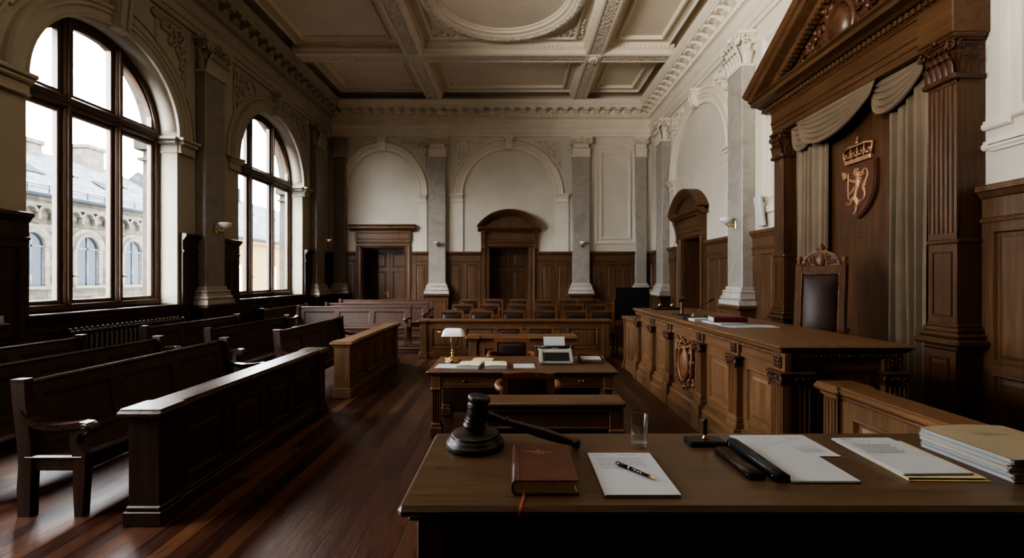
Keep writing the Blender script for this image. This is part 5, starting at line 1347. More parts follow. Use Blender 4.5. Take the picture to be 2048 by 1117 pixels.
def glyphs(mb, x0, x1, y, z, h):
    x = x0
    while x < x1:
        k = rnd.randint(0, 3); w_ = h * 0.55; s_ = h * 0.16
        if rnd.random() < 0.12: x += h * 0.6; continue
        mb.quad((x, y, z), (x + s_, y, z), (x + s_, y + h, z), (x, y + h, z))
        if k in (0, 1): mb.quad((x + w_ - s_, y, z), (x + w_, y, z), (x + w_, y + h, z), (x + w_ - s_, y + h, z))
        if k in (0, 2): mb.quad((x, y + h - s_, z), (x + w_, y + h - s_, z), (x + w_, y + h, z), (x, y + h, z))
        if k in (1, 2): mb.quad((x, y + h * .45, z), (x + w_, y + h * .45, z), (x + w_, y + h * .45 + s_, z), (x, y + h * .45 + s_, z))
        if k == 3: mb.quad((x, y, z), (x + w_, y, z), (x + w_, y + s_, z), (x, y + s_, z))
        x += w_ + h * 0.22
zz = ZD + bh + 0.0004
glyphs(mb, 0.068, 0.083, 1.479, zz, 0.0085); glyphs(mb, 0.030, 0.125, 1.4655, zz, 0.0085); glyphs(mb, 0.058, 0.095, 1.452, zz, 0.0085)
obj('gilt_title', mb, 'gold', cov)
mb = MB()
rb = [V3((0.022, 1.2685, ZD + 0.020)), V3((0.0215, 1.262, ZD + 0.016)), V3((0.021, 1.252, ZD + 0.004)), V3((0.019, 1.235, ZD + 0.0012)), V3((0.014, 1.21, ZD + 0.001)), V3((0.011, 1.190, ZD - 0.001)), V3((0.008, 1.183, ZD - 0.012)), V3((0.006, 1.181, ZD - 0.022))]
pts = []
for i, q in enumerate(rb):
    wv = 0.0042; pts += [q + V3((-wv, 0, 0)), q + V3((wv, 0, 0.0004))]
mb.add(pts, [(2 * i, 2 * i + 1, 2 * i + 3, 2 * i + 2) for i in range(len(rb) - 1)], True)
pts2 = [q + V3((0, 0, 0.0012)) for q in pts]; mb.add(pts2, [(2 * i, 2 * i + 1, 2 * i + 3, 2 * i + 2) for i in range(len(rb) - 1)], True)
obj('ribbon_marker', mb, 'ribbon', T)

def paper_stack(name, label, cx, cy, z, w, l, h, rz, mat='paper', lines=None, seed=1, cat='papers', sheets=4, top=None, group=None):
    """a stack of loose sheets with slightly uneven edges; lines: list of (x0,x1,y,h) on the top sheet in local units"""
    rnd = random.Random(seed)
    T = thing(name, label, cat, (cx, cy, z), rz, group)
    mb = MB()
    for k in range(sheets):
        dx, dy, dr = (rnd.uniform(-1, 1) * 0.0025 for _ in range(3)) if k < sheets - 1 else (0, 0, 0)
        mb.M = Matrix.Translation((dx, dy, 0)) @ Matrix.Rotation(dr * 2, 4, 'Z')
        mb.box(-w / 2, w / 2, -l / 2, l / 2, h * k / sheets, h * (k + 1) / sheets - 0.0002 * (sheets > 1))
    mb.M = None
    o = obj('sheets', mb, mat, T, world=False)
    if lines:
        m = MB()
        for (x0, x1, y, hh) in lines: textlines(m, x0, x1, y, h + 0.0003, hh, 0.010, rnd)
        obj('printed_text', m, 'ink_faint', o, world=False)
    return T
L1 = [(-0.085, -0.055, 0.128, 0.003), (-0.008, 0.055, 0.128, 0.003)] + [(-0.085, 0.07 - 0.004 * (k % 2), 0.102 - 0.0125 * k, 0.0022) for k in range(6)] + [(-0.085, -0.01, 0.024, 0.0022)]
paper_stack('paper_stack', 'neat white paper stack with the fountain pen lying on it', 0.354, 1.398, ZD, 0.210, 0.300, 0.008, 0, lines=L1, seed=3, sheets=5, group='papers on the front desk')
# fountain pen
T = thing('fountain_pen', 'black fountain pen with gold trim lying on the white paper', 'pen', (0.37, 1.385, ZD + 0.0085))
a, b_ = V3((-0.048, 0.064, 0.0064)), V3((0.052, -0.064, 0.0064)); dv = b_ - a
mt = Matrix.Translation(a) @ dv.to_track_quat('Z', 'Y').to_matrix().to_4x4()
mb = MB(); mb.M = mt; mb.lathe([(0.0, 0.0), (0.004, 0.001), (0.0056, 0.006), (0.0060, 0.05)], 20); obj('cap', mb, 'penblack', T, world=False)
mb = MB(); mb.M = mt; mb.lathe([(0.0063, 0.05), (0.0063, 0.056)], 20); mb.lathe([(0.0054, 0.097), (0.0054, 0.1005)], 20); mb.lathe([(0.0042, 0.128), (0.0042, 0.1305)], 20); obj('gold_bands', mb, 'brass', T, world=False)
mb = MB(); mb.M = mt; mb.lathe([(0.0058, 0.056), (0.0054, 0.097), (0.0051, 0.1005), (0.0046, 0.115), (0.0040, 0.128)], 20); obj('barrel', mb, 'penblack', T, world=False)
mb = MB(); mb.M = mt; mb.lathe([(0.0036, 0.1305), (0.0030, 0.142), (0.0008, 0.160), (0.0, 0.162)], 12); obj('nib', mb, 'brass', T, world=False)
mb = MB(); mb.M = mt; mb.tube([(0.0, -0.0070, 0.004), (0.0, -0.0084, 0.010), (0.0, -0.0080, 0.03), (0.0, -0.0068, 0.042)], [0.0012, 0.0016, 0.0014, 0.0016], 6)
mb.M = mt @ Matrix.Rotation(math.radians(-35), 4, 'Z'); obj('clip', mb, 'brass', T, world=False)
# tumbler
T = thing('water_glass', 'clear tumbler half filled with water', 'glass', (0.445, 1.632, ZD))
H = 0.112
mb = MB(); mb.lathe([(0.0, 0.0), (0.028, 0.0), (0.0295, 0.002), (0.0300, 0.010), (0.0345, H - 0.001), (0.0340, H), (0.0330, H - 0.001), (0.0285, 0.014), (0.027, 0.011), (0.0, 0.010)], 40); obj('tumbler', mb, 'tumbler', T, world=False)
mb = MB(); mb.lathe([(0.0, 0.0105), (0.0268, 0.0114), (0.0282, 0.0145), (0.0310, 0.070), (0.0, 0.070)], 40); obj('water', mb, 'water', T, world=False)
# hand stamp
T = thing('rubber_stamp', 'black desk stamp with upright turned handle on a flat base', 'stamp', (0.695, 1.655, ZD))
mb = MB(); mb.box(-0.066, 0.066, -0.036, 0.036, 0, 0.016, 0.002); mb.box(-0.060, 0.060, -0.031, 0.031, 0.015, 0.018, 0.001); obj('base', mb, 'black', T, world=False)
mb = MB(); mb.lathe([(0.0, 0.018), (0.011, 0.018), (0.011, 0.022), (0.007, 0.026), (0.006, 0.034)], 16); obj('collar', mb, 'brass', T, world=False)
mb = MB(); mb.lathe([(0.006, 0.033), (0.0085, 0.038), (0.0075, 0.055), (0.0085, 0.074), (0.0075, 0.077), (0.0095, 0.081), (0.0095, 0.088), (0.005, 0.093), (0.0, 0.094)], 16); obj('handle', mb, 'black', T, world=False)
# loose sheets, cases
L2 = [(-0.09, -0.05, 0.07, .002), (-0.03, 0.01, 0.068, .002), (0.05, 0.115, 0.075, .002), (0.05, 0.10, 0.067, .002), (0.055, 0.10, 0.055, .002), (-0.02, 0.05, 0.03, .002), (-0.06, 0.0, 0.01, .002), (0.02, 0.11, -0.02, .002)] + [(0.03, 0.115, -0.035 - 0.007 * k, .002) for k in range(6)]
paper_stack('document_sheet', 'single printed sheet lying farthest back beside the stamp', 0.966, 1.636, ZD, 0.285, 0.208, 0.002, 0.0, lines=L2, seed=5, sheets=1, group='papers on the front desk')
paper_stack('paper_stack', 'plain paper bundle half under the sheet, next to the navy case', 0.921, 1.428, ZD, 0.205, 0.185, 0.007, 0.0, lines=[(-0.085, -0.045, 0.05, .002)], seed=6, sheets=3, group='papers on the front desk')
def case(name, label, x, y, w, l, h, mat, metal):
    T = thing(name, label, 'case', (x, y, ZD), 0.03 if metal else 0.06)
    e = P((0, 0, 0), YAX, ZAX, XAX)
    mb = MB(); K = 8
    prof = [(-w / 2, 0.001), (w / 2, 0.001), (w / 2, h * 0.72)] + [(w / 2 * math.cos(PI * i / K), h * 0.72 + h * 0.28 * math.sin(PI * i / K)) for i in range(1, K)] + [(-w / 2, h * 0.72)]
    mb.extrude(e, prof, -l / 2, l / 2, True); obj('case_body', mb, mat, T, world=False)
    mb = MB(); mb.box(-w / 2 - 0.0012, -w / 2 + 0.001, -l / 2 + 0.004, l / 2 - 0.004, h * 0.66, h * 0.74, 0.0008); mb.box(-w / 2 + .001, w / 2 + .0005, -l / 2 - 0.001, -l / 2 + 0.002, h * 0.1, h * 0.8, 0.0006); obj('lid_seam', mb, mat, T, world=False)
    mb = MB(); mb.ball((-w / 2 - 0.001, -l / 2 + 0.02, h * 0.42), 0.003, 8, 5)
    if metal: mb.tube([(-w / 2 - 0.002, l / 2 - 0.02, h * 0.7), (-w / 2 - 0.004, l / 2 - 0.024, h * 0.4), (-w / 2 - 0.002, l / 2 - 0.032, h * 0.25)], 0.0012, 6)
    obj('stud', mb, 'steel', T, world=False)
case('spectacle_case', 'long navy leather case lying against the white papers', 0.792, 1.490, 0.040, 0.300, 0.026, 'navy', True)
case('spectacle_case', 'short dark brown glossy case beside the longer navy one', 0.722, 1.462, 0.046, 0.215, 0.022, 'casebrown', False)
# letter on folders
T = thing('manila_folder', 'thin manila folder under the printed letter', 'folder', (1.300, 1.515, ZD), -0.02)
mb = MB(); mb.box(-0.115, 0.125, -0.168, 0.15, 0, 0.0015); mb.box(-0.115, 0.120, -0.160, 0.15, 0.006, 0.0072); mb.box(-0.117, -0.114, -0.165, 0.15, 0.0, 0.0072); mb.box(-0.110, 0.10, -0.150, 0.145, 0.0016, 0.0058); obj('card_cover', mb, 'manila', T, world=False)
L3 = [(-0.085, -0.04, 0.135, .005), (-0.085, -0.065, 0.118, .002), (-0.03, 0.02, 0.118, .002), (-0.085, -0.05, 0.098, .002)] + [(-0.085, 0.055 - 0.008 * (k % 3), 0.082 - 0.0095 * k, .0032) for k in range(9)] + [(-0.085, -0.05, -0.012, .002)]
paper_stack('letter', 'printed letter sheets with dark heading lying on the manila folder', 1.286, 1.525, ZD + 0.0075, 0.215, 0.305, 0.0065, 0.02, lines=L3, seed=8, sheets=3, group='papers on the front desk')
# tall folder stack: individual folders
rnd = random.Random(12); z = ZD
NAMES = ['bottom', 'second lowest', 'middle', 'second highest']
for k in range(5):
    h = [0.014, 0.013, 0.015, 0.013, 0.014][k]
    lab = 'buff folder with faint print, topmost of the tall file stack' if k == 4 else 'paper-filled file folder, %s in the tall stack' % NAMES[k]
    T = thing('file_folder', lab, 'folder', (1.63 + rnd.uniform(-.004, .004), 1.492 + rnd.uniform(-.004, .004), z), 0.045 + rnd.uniform(-.02, .02), 'files in the tall stack')
    mb = MB(); mb.box(-0.158, 0.158, -0.150, 0.146, 0, 0.0012)
    if k == 4:
        mb.grid(lambda u, v: V3((-0.158 + 0.316 * u, -0.150 + 0.296 * v, h - 0.0012 + 0.007 * math.sin(PI * u) * v ** 2)), 12, 8)
        mb.grid(lambda u, v: V3((-0.158 + 0.316 * u, -0.150 + 0.296 * v, h - 0.0002 + 0.007 * math.sin(PI * u) * v ** 2)), 12, 8)
    else: mb.box(-0.158, 0.158, -0.150, 0.146, h - 0.0014, h - 0.0002)
    cv = obj('card_cover', mb, 'buff', T, world=False)
    mb = MB()
    for j in range(5):
        e = rnd.uniform(-0.003, 0.004); mb.box(-0.160 - e, 0.15, -0.146 + e, 0.14, 0.0014 + (h - 0.003) * j / 5, 0.0014 + (h - 0.003) * (j + 0.9) / 5)
    obj('paper_filling', mb, 'paper_warm' if k == 2 else 'paper', T, world=False)
    if k == 4:
        m = MB(); textlines(m, -0.05, 0.03, 0.06, h + 0.0050, .003, 0.012, rnd); textlines(m, -0.03, 0.05, 0.045, h + 0.0045, .003, 0.012, rnd); obj('printed_text', m, 'ink', cv, world=False)
    z += h + 0.0002

# ================================================================== THINGS ON THE CLERK'S DESK
ZK = 0.7105
T = thing('banker_lamp', 'brass desk lamp with white glass shade', 'lamp', (-0.755, 5.34, ZK))
mb = MB(); mb.lathe([(0, 0), (0.085, 0), (0.088, 0.008), (0.080, 0.014), (0.060, 0.020), (0.050, 0.035), (0.028, 0.045), (0.022, 0.055), (0.0, 0.056)], 28)
for k in range(3):
    a = k * 2 * PI / 3 + 0.5; mb.ball((0.075 * math.cos(a), 0.075 * math.sin(a), 0.018), 0.028, 8, 5, (1, 1, 0.7))
obj('lamp_base', mb, 'brass', T, world=False)
mb = MB(); mb.tube([(0, 0, 0.05), (0.002, 0, 0.075)], [0.022, 0.010], 12); mb.ball((0.0, 0, 0.09), 0.02); mb.tube([(0.0, 0, 0.09), (-0.004, 0, 0.16), (-0.012, 0, 0.24), (-0.013, 0, 0.32)], [0.010, 0.009, 0.008, 0.008], 10); mb.ball((-0.001, 0, 0.125), 0.015); mb.ball((-0.012, 0, 0.235), 0.011)
obj('stem', mb, 'brass', T, world=False)
mb = MB()
def shade(u, v):
    s_ = 2 * u - 1; k = (1 - abs(s_) ** 7) ** 0.5; a = PI * v
    return V3((0.012 + 0.142 * s_ * (1 - 0.10 * math.sin(a)), 0.078 * math.cos(a) * (0.45 + 0.55 * k), 0.300 + 0.092 * math.sin(a) * k))
mb.grid(shade, 24, 14); obj('lamp_shade', mb, 'opal', T, world=False)
mb = MB(); mb.tube([(-0.140, 0, 0.345), (-0.156, 0, 0.345)], 0.007, 8); mb.ball((-0.160, 0, 0.345), 0.012); mb.tube([(-0.013, 0, 0.32), (-0.013, 0, 0.335)], 0.010, 8); obj('shade_knob', mb, 'brass', T, world=False)
paper_stack('document_sheet', 'white sheet at the lamp end of the clerk desk', -0.755, 5.03, ZK, 0.27, 0.24, 0.004, -0.05, seed=21, sheets=1, group='papers on the clerk desk')
paper_stack('document_sheet', 'white folded sheet between the cream folders and typewriter', 0.09, 5.03, ZK, 0.235, 0.23, 0.007, 0.03, seed=22, sheets=2, group='papers on the clerk desk')
for i, (x, y, h, rz, lab) in enumerate(((-0.395, 5.30, 0.022, -0.12, 'yellow folder lying behind two cream ones'), (-0.515, 5.01, 0.034, -0.10, 'cream folder stuffed with papers nearer the lamp'), (-0.225, 5.01, 0.034, 0.05, 'cream folder stuffed with papers nearer the typewriter'))):
    T = thing('paper_folder', lab, 'folder', (x, y, ZK), rz, 'folders on the clerk desk')
    mb = MB()
    for j in range(4): mb.box(-0.118 - 0.003 * (j % 2), 0.118, -0.130 + 0.002 * (j % 2), 0.125, 0.0005 + (h - 0.004) * j / 4, 0.0005 + (h - 0.004) * (j + .9) / 4)
    obj('paper_filling', mb, 'paper', T, world=False)
    mb = MB(); mb.grid(lambda u, v: V3((-0.122 + 0.244 * u, -0.132 + 0.262 * v, h - 0.003 + 0.005 * math.sin(PI * u))), 8, 4); mb.grid(lambda u, v: V3((-0.122 + 0.244 * u, -0.132 + 0.262 * v, h - 0.001 + 0.005 * math.sin(PI * u))), 8, 4)
    obj('card_cover', mb, 'manila' if i == 0 else 'paper_yellow' if 'paper_yellow' in M else 'manila', T, world=False)
# typewriter
T = thing('typewriter', 'pale enamel manual typewriter with a sheet in the roller', 'typewriter', (0.462, 5.30, ZK))
W2 = 0.185
mb = MB(); e = P((0, 0, 0), XAX, ZAX, YAX)
mb.extrude(e, [(-0.185, 0.012), (-0.185, 0.030), (-0.175, 0.036), (-0.045, 0.118), (-0.03, 0.132), (0.02, 0.142), (0.075, 0.142), (0.085, 0.12), (0.16, 0.10), (0.165, 0.012)], -W2, W2)
mb.extrude(e, [(-0.19, 0.010), (-0.19, 0.038), (-0.06, 0.120), (-0.03, 0.140), (0.02, 0.147), (0.08, 0.147), (0.08, 0.01)], -W2 - 0.004, -W2 + 0.03); mb.extrude(e, [(-0.19, 0.010), (-0.19, 0.038), (-0.06, 0.120), (-0.03, 0.140), (0.02, 0.147), (0.08, 0.147), (0.08, 0.01)], W2 - 0.03, W2 + 0.004)
body = obj('body', mb, 'type', T, world=False)
mb = MB(); mb.extrude(e, [(-0.170, 0.038), (-0.050, 0.1135), (-0.053, 0.1185), (-0.173, 0.043)], -W2 + 0.032, W2 - 0.032); obj('keyboard_well', mb, 'black', T, world=False)
key = MB(); key.lathe([(0.010, 0), (0.0105, 0.006), (0.009, 0.009), (0.0, 0.0085)], 10)
kob = None
for r in range(4):
    for c in range(10):
        x = -0.128 + 0.0265 * c + 0.007 * r - 0.0; y = -0.155 + 0.029 * r; z_ = 0.052 + 0.0183 * r
        if kob is None: kob = obj('key', key, 'black', T, world=False); k_ = kob
        else: k_ = kob.copy(); COL.objects.link(k_); k_.parent = T
        k_.location = (x, y, z_)
mb = MB(); mb.M = Matrix.Translation((-0.20, 0.10, 0.158)) @ Matrix.Rotation(PI / 2, 4, 'Y'); mb.lathe([(0, 0), (0.019, 0), (0.019, 0.40), (0, 0.40)], 18); obj('platen_roller', mb, 'black', T, world=False)
for sx in (-1, 1):
    mb = MB(); mb.M = Matrix.Translation((sx * 0.205, 0.10, 0.158)) @ Matrix.Rotation(sx * PI / 2, 4, 'Y'); mb.lathe([(0.012, -0.01), (0.022, 0), (0.022, 0.022), (0.0, 0.024)], 14); obj('platen_knob', mb, 'black', T, world=False)
mb = MB(); mb.box(-0.19, 0.19, 0.125, 0.15, 0.11, 0.165, 0.006); mb.box(-0.20, -0.185, 0.07, 0.14, 0.12, 0.175, 0.004); mb.box(0.185, 0.20, 0.07, 0.14, 0.12, 0.175, 0.004); mb.tube([(-0.19, 0.08, 0.17), (-0.225, 0.05, 0.185), (-0.235, 0.02, 0.18)], 0.005, 6); mb.box(-0.04, 0.04, 0.03, 0.06, 0.145, 0.155, 0.004); obj('carriage', mb, 'steel', T, world=False)
mb = MB(); mb.grid(lambda u, v: V3((-0.130 + 0.255 * u, 0.088 + 0.05 * v ** 1.5 + 0.03 * v, 0.165 + 0.11 * v)), 4, 8); obj('paper_sheet', mb, 'paper', T, world=False)
# letter tray
T = thing('letter_tray', 'small wooden tray of loose papers by the typewriter', 'tray', (0.885, 5.33, ZK), -0.05)
mb = MB(); mb.box(-0.145, 0.145, -0.11, 0.14, 0.0, 0.008, 0.002)
for x in (-0.145, 0.137): mb.box(x, x + 0.008, -0.11, 0.14, 0.006, 0.062, 0.002)
mb.box(-0.145, 0.145, 0.132, 0.14, 0.006, 0.062, 0.002); mb.box(-0.145, 0.145, -0.11, -0.102, 0.006, 0.026, 0.002); obj('tray', mb, 'chair', T, world=False)
T2 = thing('paper_bundle', 'loose white papers piled in the wooden letter tray', 'papers', (0.885, 5.33, ZK + 0.0085), -0.05)
rnd = random.Random(5); mb = MB()
for k in range(7):
    mb.M = Matrix.Translation((rnd.uniform(-.006, .006), rnd.uniform(-.004, .004), 0.005 * k)) @ Matrix.Rotation(rnd.uniform(-.04, .04), 4, 'Z')
    mb.box(-0.115, 0.115, -0.088, 0.112, 0.0, 0.0042)
obj('sheets', mb, 'paper', T2, world=False)

# ================================================================== THINGS ON THE JUDGE'S BENCH
ZB = 1.1805
def closed_book(name, label, x, y, z, w, l, h, rz, mat, group=None):
    T = thing(name, label, 'book', (x, y, z), rz, group)
    mb = MB(); mb.box(-w / 2, w / 2, -l / 2, l / 2, h - 0.005, h, 0.001); mb.box(-w / 2, w / 2, -l / 2, l / 2, 0, 0.005, 0.001); mb.box(-w / 2, w / 2, -l / 2 - 0.004, -l / 2 + 0.004, 0, h, 0.002); obj('cover', mb, mat, T, world=False)
    mb = MB(); mb.box(-w / 2 + 0.004, w / 2 - 0.006, -l / 2 + 0.004, l / 2 - 0.006, 0.005, h - 0.005); obj('page_block', mb, 'paper', T, world=False)
paper_stack('paper_stack', 'white papers beneath the dark red book on the bench', 2.36, 5.12, ZB, 0.30, 0.42, 0.016, 0.1, seed=31, sheets=3, group='papers on the judge bench')
closed_book('red_book', 'dark red book lying on papers before the tall chair', 2.42, 5.16, ZB + 0.017, 0.36, 0.23, 0.058, -0.12, 'red')
paper_stack('paper_stack', 'low paper pile between the red book and microphone', 2.22, 5.43, ZB, 0.21, 0.17, 0.030, 0.05, seed=33, sheets=4, group='papers on the judge bench')
paper_stack('document_sheet', 'large white sheet lying closest to the tall chair', 2.60, 4.82, ZB, 0.33, 0.25, 0.003, -0.15, seed=34, sheets=1, group='papers on the judge bench')
paper_stack('document_sheet', 'white sheet lying close to the bench edge', 2.32, 4.78, ZB, 0.21, 0.24, 0.003, 0.12, seed=35, sheets=1, group='papers on the judge bench')
T = thing('desk_microphone', 'thin gooseneck microphone on a dark base on the bench', 'microphone', (2.19, 5.60, ZB), 0)
mb = MB(); mb.box(-0.09, 0.12, -0.07, 0.07, 0, 0.035, 0.01); mb.box(0.16, 0.24, -0.04, 0.05, 0, 0.05, 0.012); obj('base', mb, 'black', T, world=False)
mb = MB(); mb.tube([(-0.03, 0, 0.03), (0.0, 0, 0.08), (0.05, 0.0, 0.13), (0.15, 0.0, 0.19), (0.26, 0.0, 0.25)], [0.006, 0.005, 0.005, 0.005, 0.005], 8); obj('gooseneck', mb, 'iron', T, world=False)
mb = MB(); mb.tube([(0.18, 0.0, 0.205), (0.27, 0, 0.255)], [0.009, 0.011], 10); obj('capsule', mb, 'black', T, world=False)
T = thing('bench_gavel', 'small gavel standing on its head at the far end of the bench', 'gavel', (2.32, 6.30, ZB + 0.016))
mb = MB(); mb.M = Matrix.Rotation(0.0, 4, 'Y'); mb.lathe([(0, 0.0), (0.026, 0.0), (0.028, 0.01), (0.022, 0.02), (0.02, 0.06), (0.017, 0.12), (0.021, 0.14), (0.014, 0.15), (0.018, 0.16)], 16); obj('handle', mb, 'chair', T, world=False)
mb = MB(); mb.M = Matrix.Translation((-0.05, 0.0, 0.185)) @ Matrix.Rotation(PI / 2 - 0.25, 4, 'Y'); mb.lathe([(0, 0), (0.026, 0.002), (0.032, 0.012), (0.026, 0.03), (0.028, 0.05), (0.026, 0.07), (0.032, 0.088), (0.024, 0.10), (0, 0.10)], 18); obj('gavel_head', mb, 'gavel', T, world=False)
T = thing('desk_pad', 'dark round pad under the standing bench gavel', 'pad', (2.30, 6.28, ZB))
mb = MB(); mb.lathe([(0, 0), (0.12, 0), (0.122, 0.006), (0.11, 0.014), (0, 0.015)], 28); obj('disc', mb, 'black', T, world=False)
T = thing('call_bell', 'tiny brass bell between bench gavel and microphone', 'bell', (2.36, 6.0, ZB))
mb = MB(); mb.lathe([(0, 0), (0.035, 0), (0.034, 0.006), (0.03, 0.016), (0.02, 0.03), (0.006, 0.036), (0.006, 0.05), (0.009, 0.056), (0, 0.062)], 18); obj('dome', mb, 'brass', T, world=False)
T = thing('inkstand', 'low dark inkstand with two brass lids at the far bench end', 'inkstand', (2.45, 7.35, ZB))
mb = MB(); mb.box(-0.22, 0.22, -0.08, 0.08, 0, 0.03, 0.006); obj('tray', mb, 'black', T, world=False)
for x in (-0.10, 0.10):
    mb = MB(); mb.M = Matrix.Translation((x, 0, 0.03)); mb.lathe([(0, 0), (0.032, 0), (0.030, 0.03), (0.034, 0.034), (0.028, 0.055), (0.008, 0.065), (0.008, 0.075), (0, 0.08)], 16); obj('inkwell', mb, 'brass', T, world=False)

# ================================================================== WALL THINGS
def sconce(P_, u, v, label, s_=1.0):
    T = thing('sconce', label, 'wall lamp', P_.pt(u, v, 0), 0, 'wall sconces on the pilasters')
    q = P_.at(u, v, 0.003)
    mb = MB(); mb.obox(q, -0.035 * s_, 0.035 * s_, -0.11 * s_, 0.07 * s_, 0, 0.02 * s_, 0.01); mb.ball(q.pt(0, -0.02, 0.040), 0.034 * s_); obj('wall_plate', mb, 'brass', T)
    mb = MB(); mb.tube([q.pt(0, -0.02, 0.02), q.pt(0, -0.05 * s_, 0.08 * s_), q.pt(0, -0.05 * s_, 0.15 * s_), q.pt(0, 0.0, 0.19 * s_)], 0.011 * s_, 8); mb.ball(q.pt(0, 0.0, 0.19 * s_), 0.026 * s_); obj('arm', mb, 'brass', T)
    mb = MB(); mb.M = Matrix.Translation(q.pt(0, 0.0, 0.19 * s_))
    mb.lathe([(0.0, 0.0), (0.05 * s_, 0.01 * s_), (0.10 * s_, 0.04 * s_), (0.125 * s_, 0.085 * s_), (0.13 * s_, 0.115 * s_), (0.12 * s_, 0.115 * s_), (0.09 * s_, 0.05 * s_), (0.0, 0.02 * s_)], 28); obj('bowl_shade', mb, 'opal', T)
sconce(LW.at(0, 0, 0.209), 9.28, 2.72, 'white bowl sconce on the pilaster between the windows')
sconce(RW.at(0, 0, 0.259), 9.0, 2.78, 'white bowl sconce on the bench wall pilaster near the speaker')
sconce(BW.at(0, 0, 0.209), -2.66, 2.82, 'small white sconce on the back pilaster beside the flat-topped door', 0.85)
sconce(BW.at(0, 0, 0.209), 2.24, 2.82, 'small white sconce on the back pilaster beyond the curved-top door', 0.85)
sconce(LW.at(0, 0, 0.209), 14.5, 2.85, 'dim white sconce on the far shadowed window-side pilaster', 0.8)
T = thing('mounted_speaker', 'slim white speaker panel tilted out from the bench wall', 'speaker', RW.pt(8.35, 3.0, 0.1))
sp2 = P(RW.pt(8.35, 2.66, 0.09), YAX, V3((-0.14, 0, 0.99)).normalized(), V3((-0.99, 0, -0.14)).normalized())
mb = MB(); mb.obox(sp2, -0.10, 0.10, 0.0, 0.56, -0.035, 0.035, 0.01); obj('cabinet', mb, 'white', T)
mb = MB(); mb.obox(sp2, -0.08, 0.08, 0.02, 0.54, 0.034, 0.038, 0.002); obj('grille', mb, 'white', T)
mb = MB(); mb.obox(RW, 8.31, 8.39, 2.72, 3.10, 0.048, 0.10, 0.006); obj('bracket', mb, 'white', T)
# radiator
T = thing('cast_iron_radiator', 'dark ribbed cast iron radiator under the big window', 'radiator', (-6.2, 7.27, 0))
y = 6.26; sec = None
while y < 8.28:
    if sec is None:
        mb = MB()
        for dx in (-0.055, 0.0, 0.055):
            mb.tube([(dx, 0, 0.10), (dx, 0, 0.93)], 0.024, 8)
        mb.tube([(-0.075, 0, 0.93), (0.075, 0, 0.93)], 0.036, 10); mb.tube([(-0.075, 0, 0.12), (0.075, 0, 0.12)], 0.036, 10)
        mb.ball((0, 0, 0.965), 0.035, 8, 5); mb.tube([(0.055, 0, 0.12), (0.055, 0, 0.0)], 0.02, 6); mb.tube([(-0.055, 0, 0.12), (-0.055, 0, 0.0)], 0.02, 6)
        sec = obj('section', mb, 'iron', T, world=False); q = sec
    else: q = sec.copy(); COL.objects.link(q); q.parent = T
    q.location = (0.0, y - 7.27, 0.0); y += 0.083
mb = MB(); mb.tube([(-6.2, 8.28, 0.93), (-6.2, 8.42, 0.93)], 0.02, 8); mb.tube([(-6.2, 8.38, 0.93), (-6.2, 8.38, 0.975)], 0.022, 8); mb.tube([(-6.2, 8.42, 0.93), (-6.2, 8.42, 0.0)], 0.014, 8); obj('valve_pipe', mb, 'brass', T)
# dark board beside the jury seats
T = thing('display_board', 'dark green board on a wooden stand in the back corner', 'board', (3.2, 12.55, 0))
mb = MB(); mb.box(2.76, 3.72, 12.52, 12.57, 0.52, 1.43, 0.012); obj('board', mb, 'green', T)
mb = MB()
for x in (2.70, 3.72): mb.box(x, x + 0.06, 12.49, 12.60, 0, 1.05, 0.01); mb.box(x - 0.03, x + 0.09, 12.30, 12.80, 0, 0.06, 0.01); mb.ball((x + 0.03, 12.545, 1.09), 0.045)
mb.box(2.75, 3.73, 12.52, 12.58, 0.30, 0.36, 0.006); obj('stand', mb, 'chair', T)

# ================================================================== OUTSIDE THE WINDOWS
XB = -14.0; EB = P((XB, 0, 0), YAX, ZAX, XAX)
T = thing('stone_building', 'pale stone building with round-arched windows and frosted roof outside', 'building', (-17, 14, -6))
mb = MB(); mb.box(XB - 6, XB, 2.0, 19.2, -6, 4.0)
mb.obox(EB, 2, 19.2, 1.28, 1.40, 0, 0.12, 0.02); mb.obox(EB, 2, 19.2, 3.92, 4.12, 0, 0.22, 0.03)
obj('wall', mb, 'stone', T)
mb = MB()
u = 2.3
while u < 19.0:
    mb.sweep_arch(EB, u, 3.62, 0.15, 0.15, [(0, 0), (0, 0.14), (0.07, 0.14), (0.07, 0)], 0, PI, 10); mb.obox(EB, u - 0.235, u - 0.145, 3.42, 3.64, 0, 0.14, 0.01)
    mb.face_poly(EB, [(u + 0.15 * math.cos(PI * i / 8), 3.62 + 0.15 * math.sin(PI * i / 8)) for i in range(9)] + [(u - 0.15, 3.5), (u + .15, 3.5)], 0.002, 0.004)
    u += 0.44
mb.obox(EB, 2, 19.2, 3.80, 3.93, 0, 0.16, 0.01); obj('corbel_table', mb, 'ashlar', T)
c = 4.35
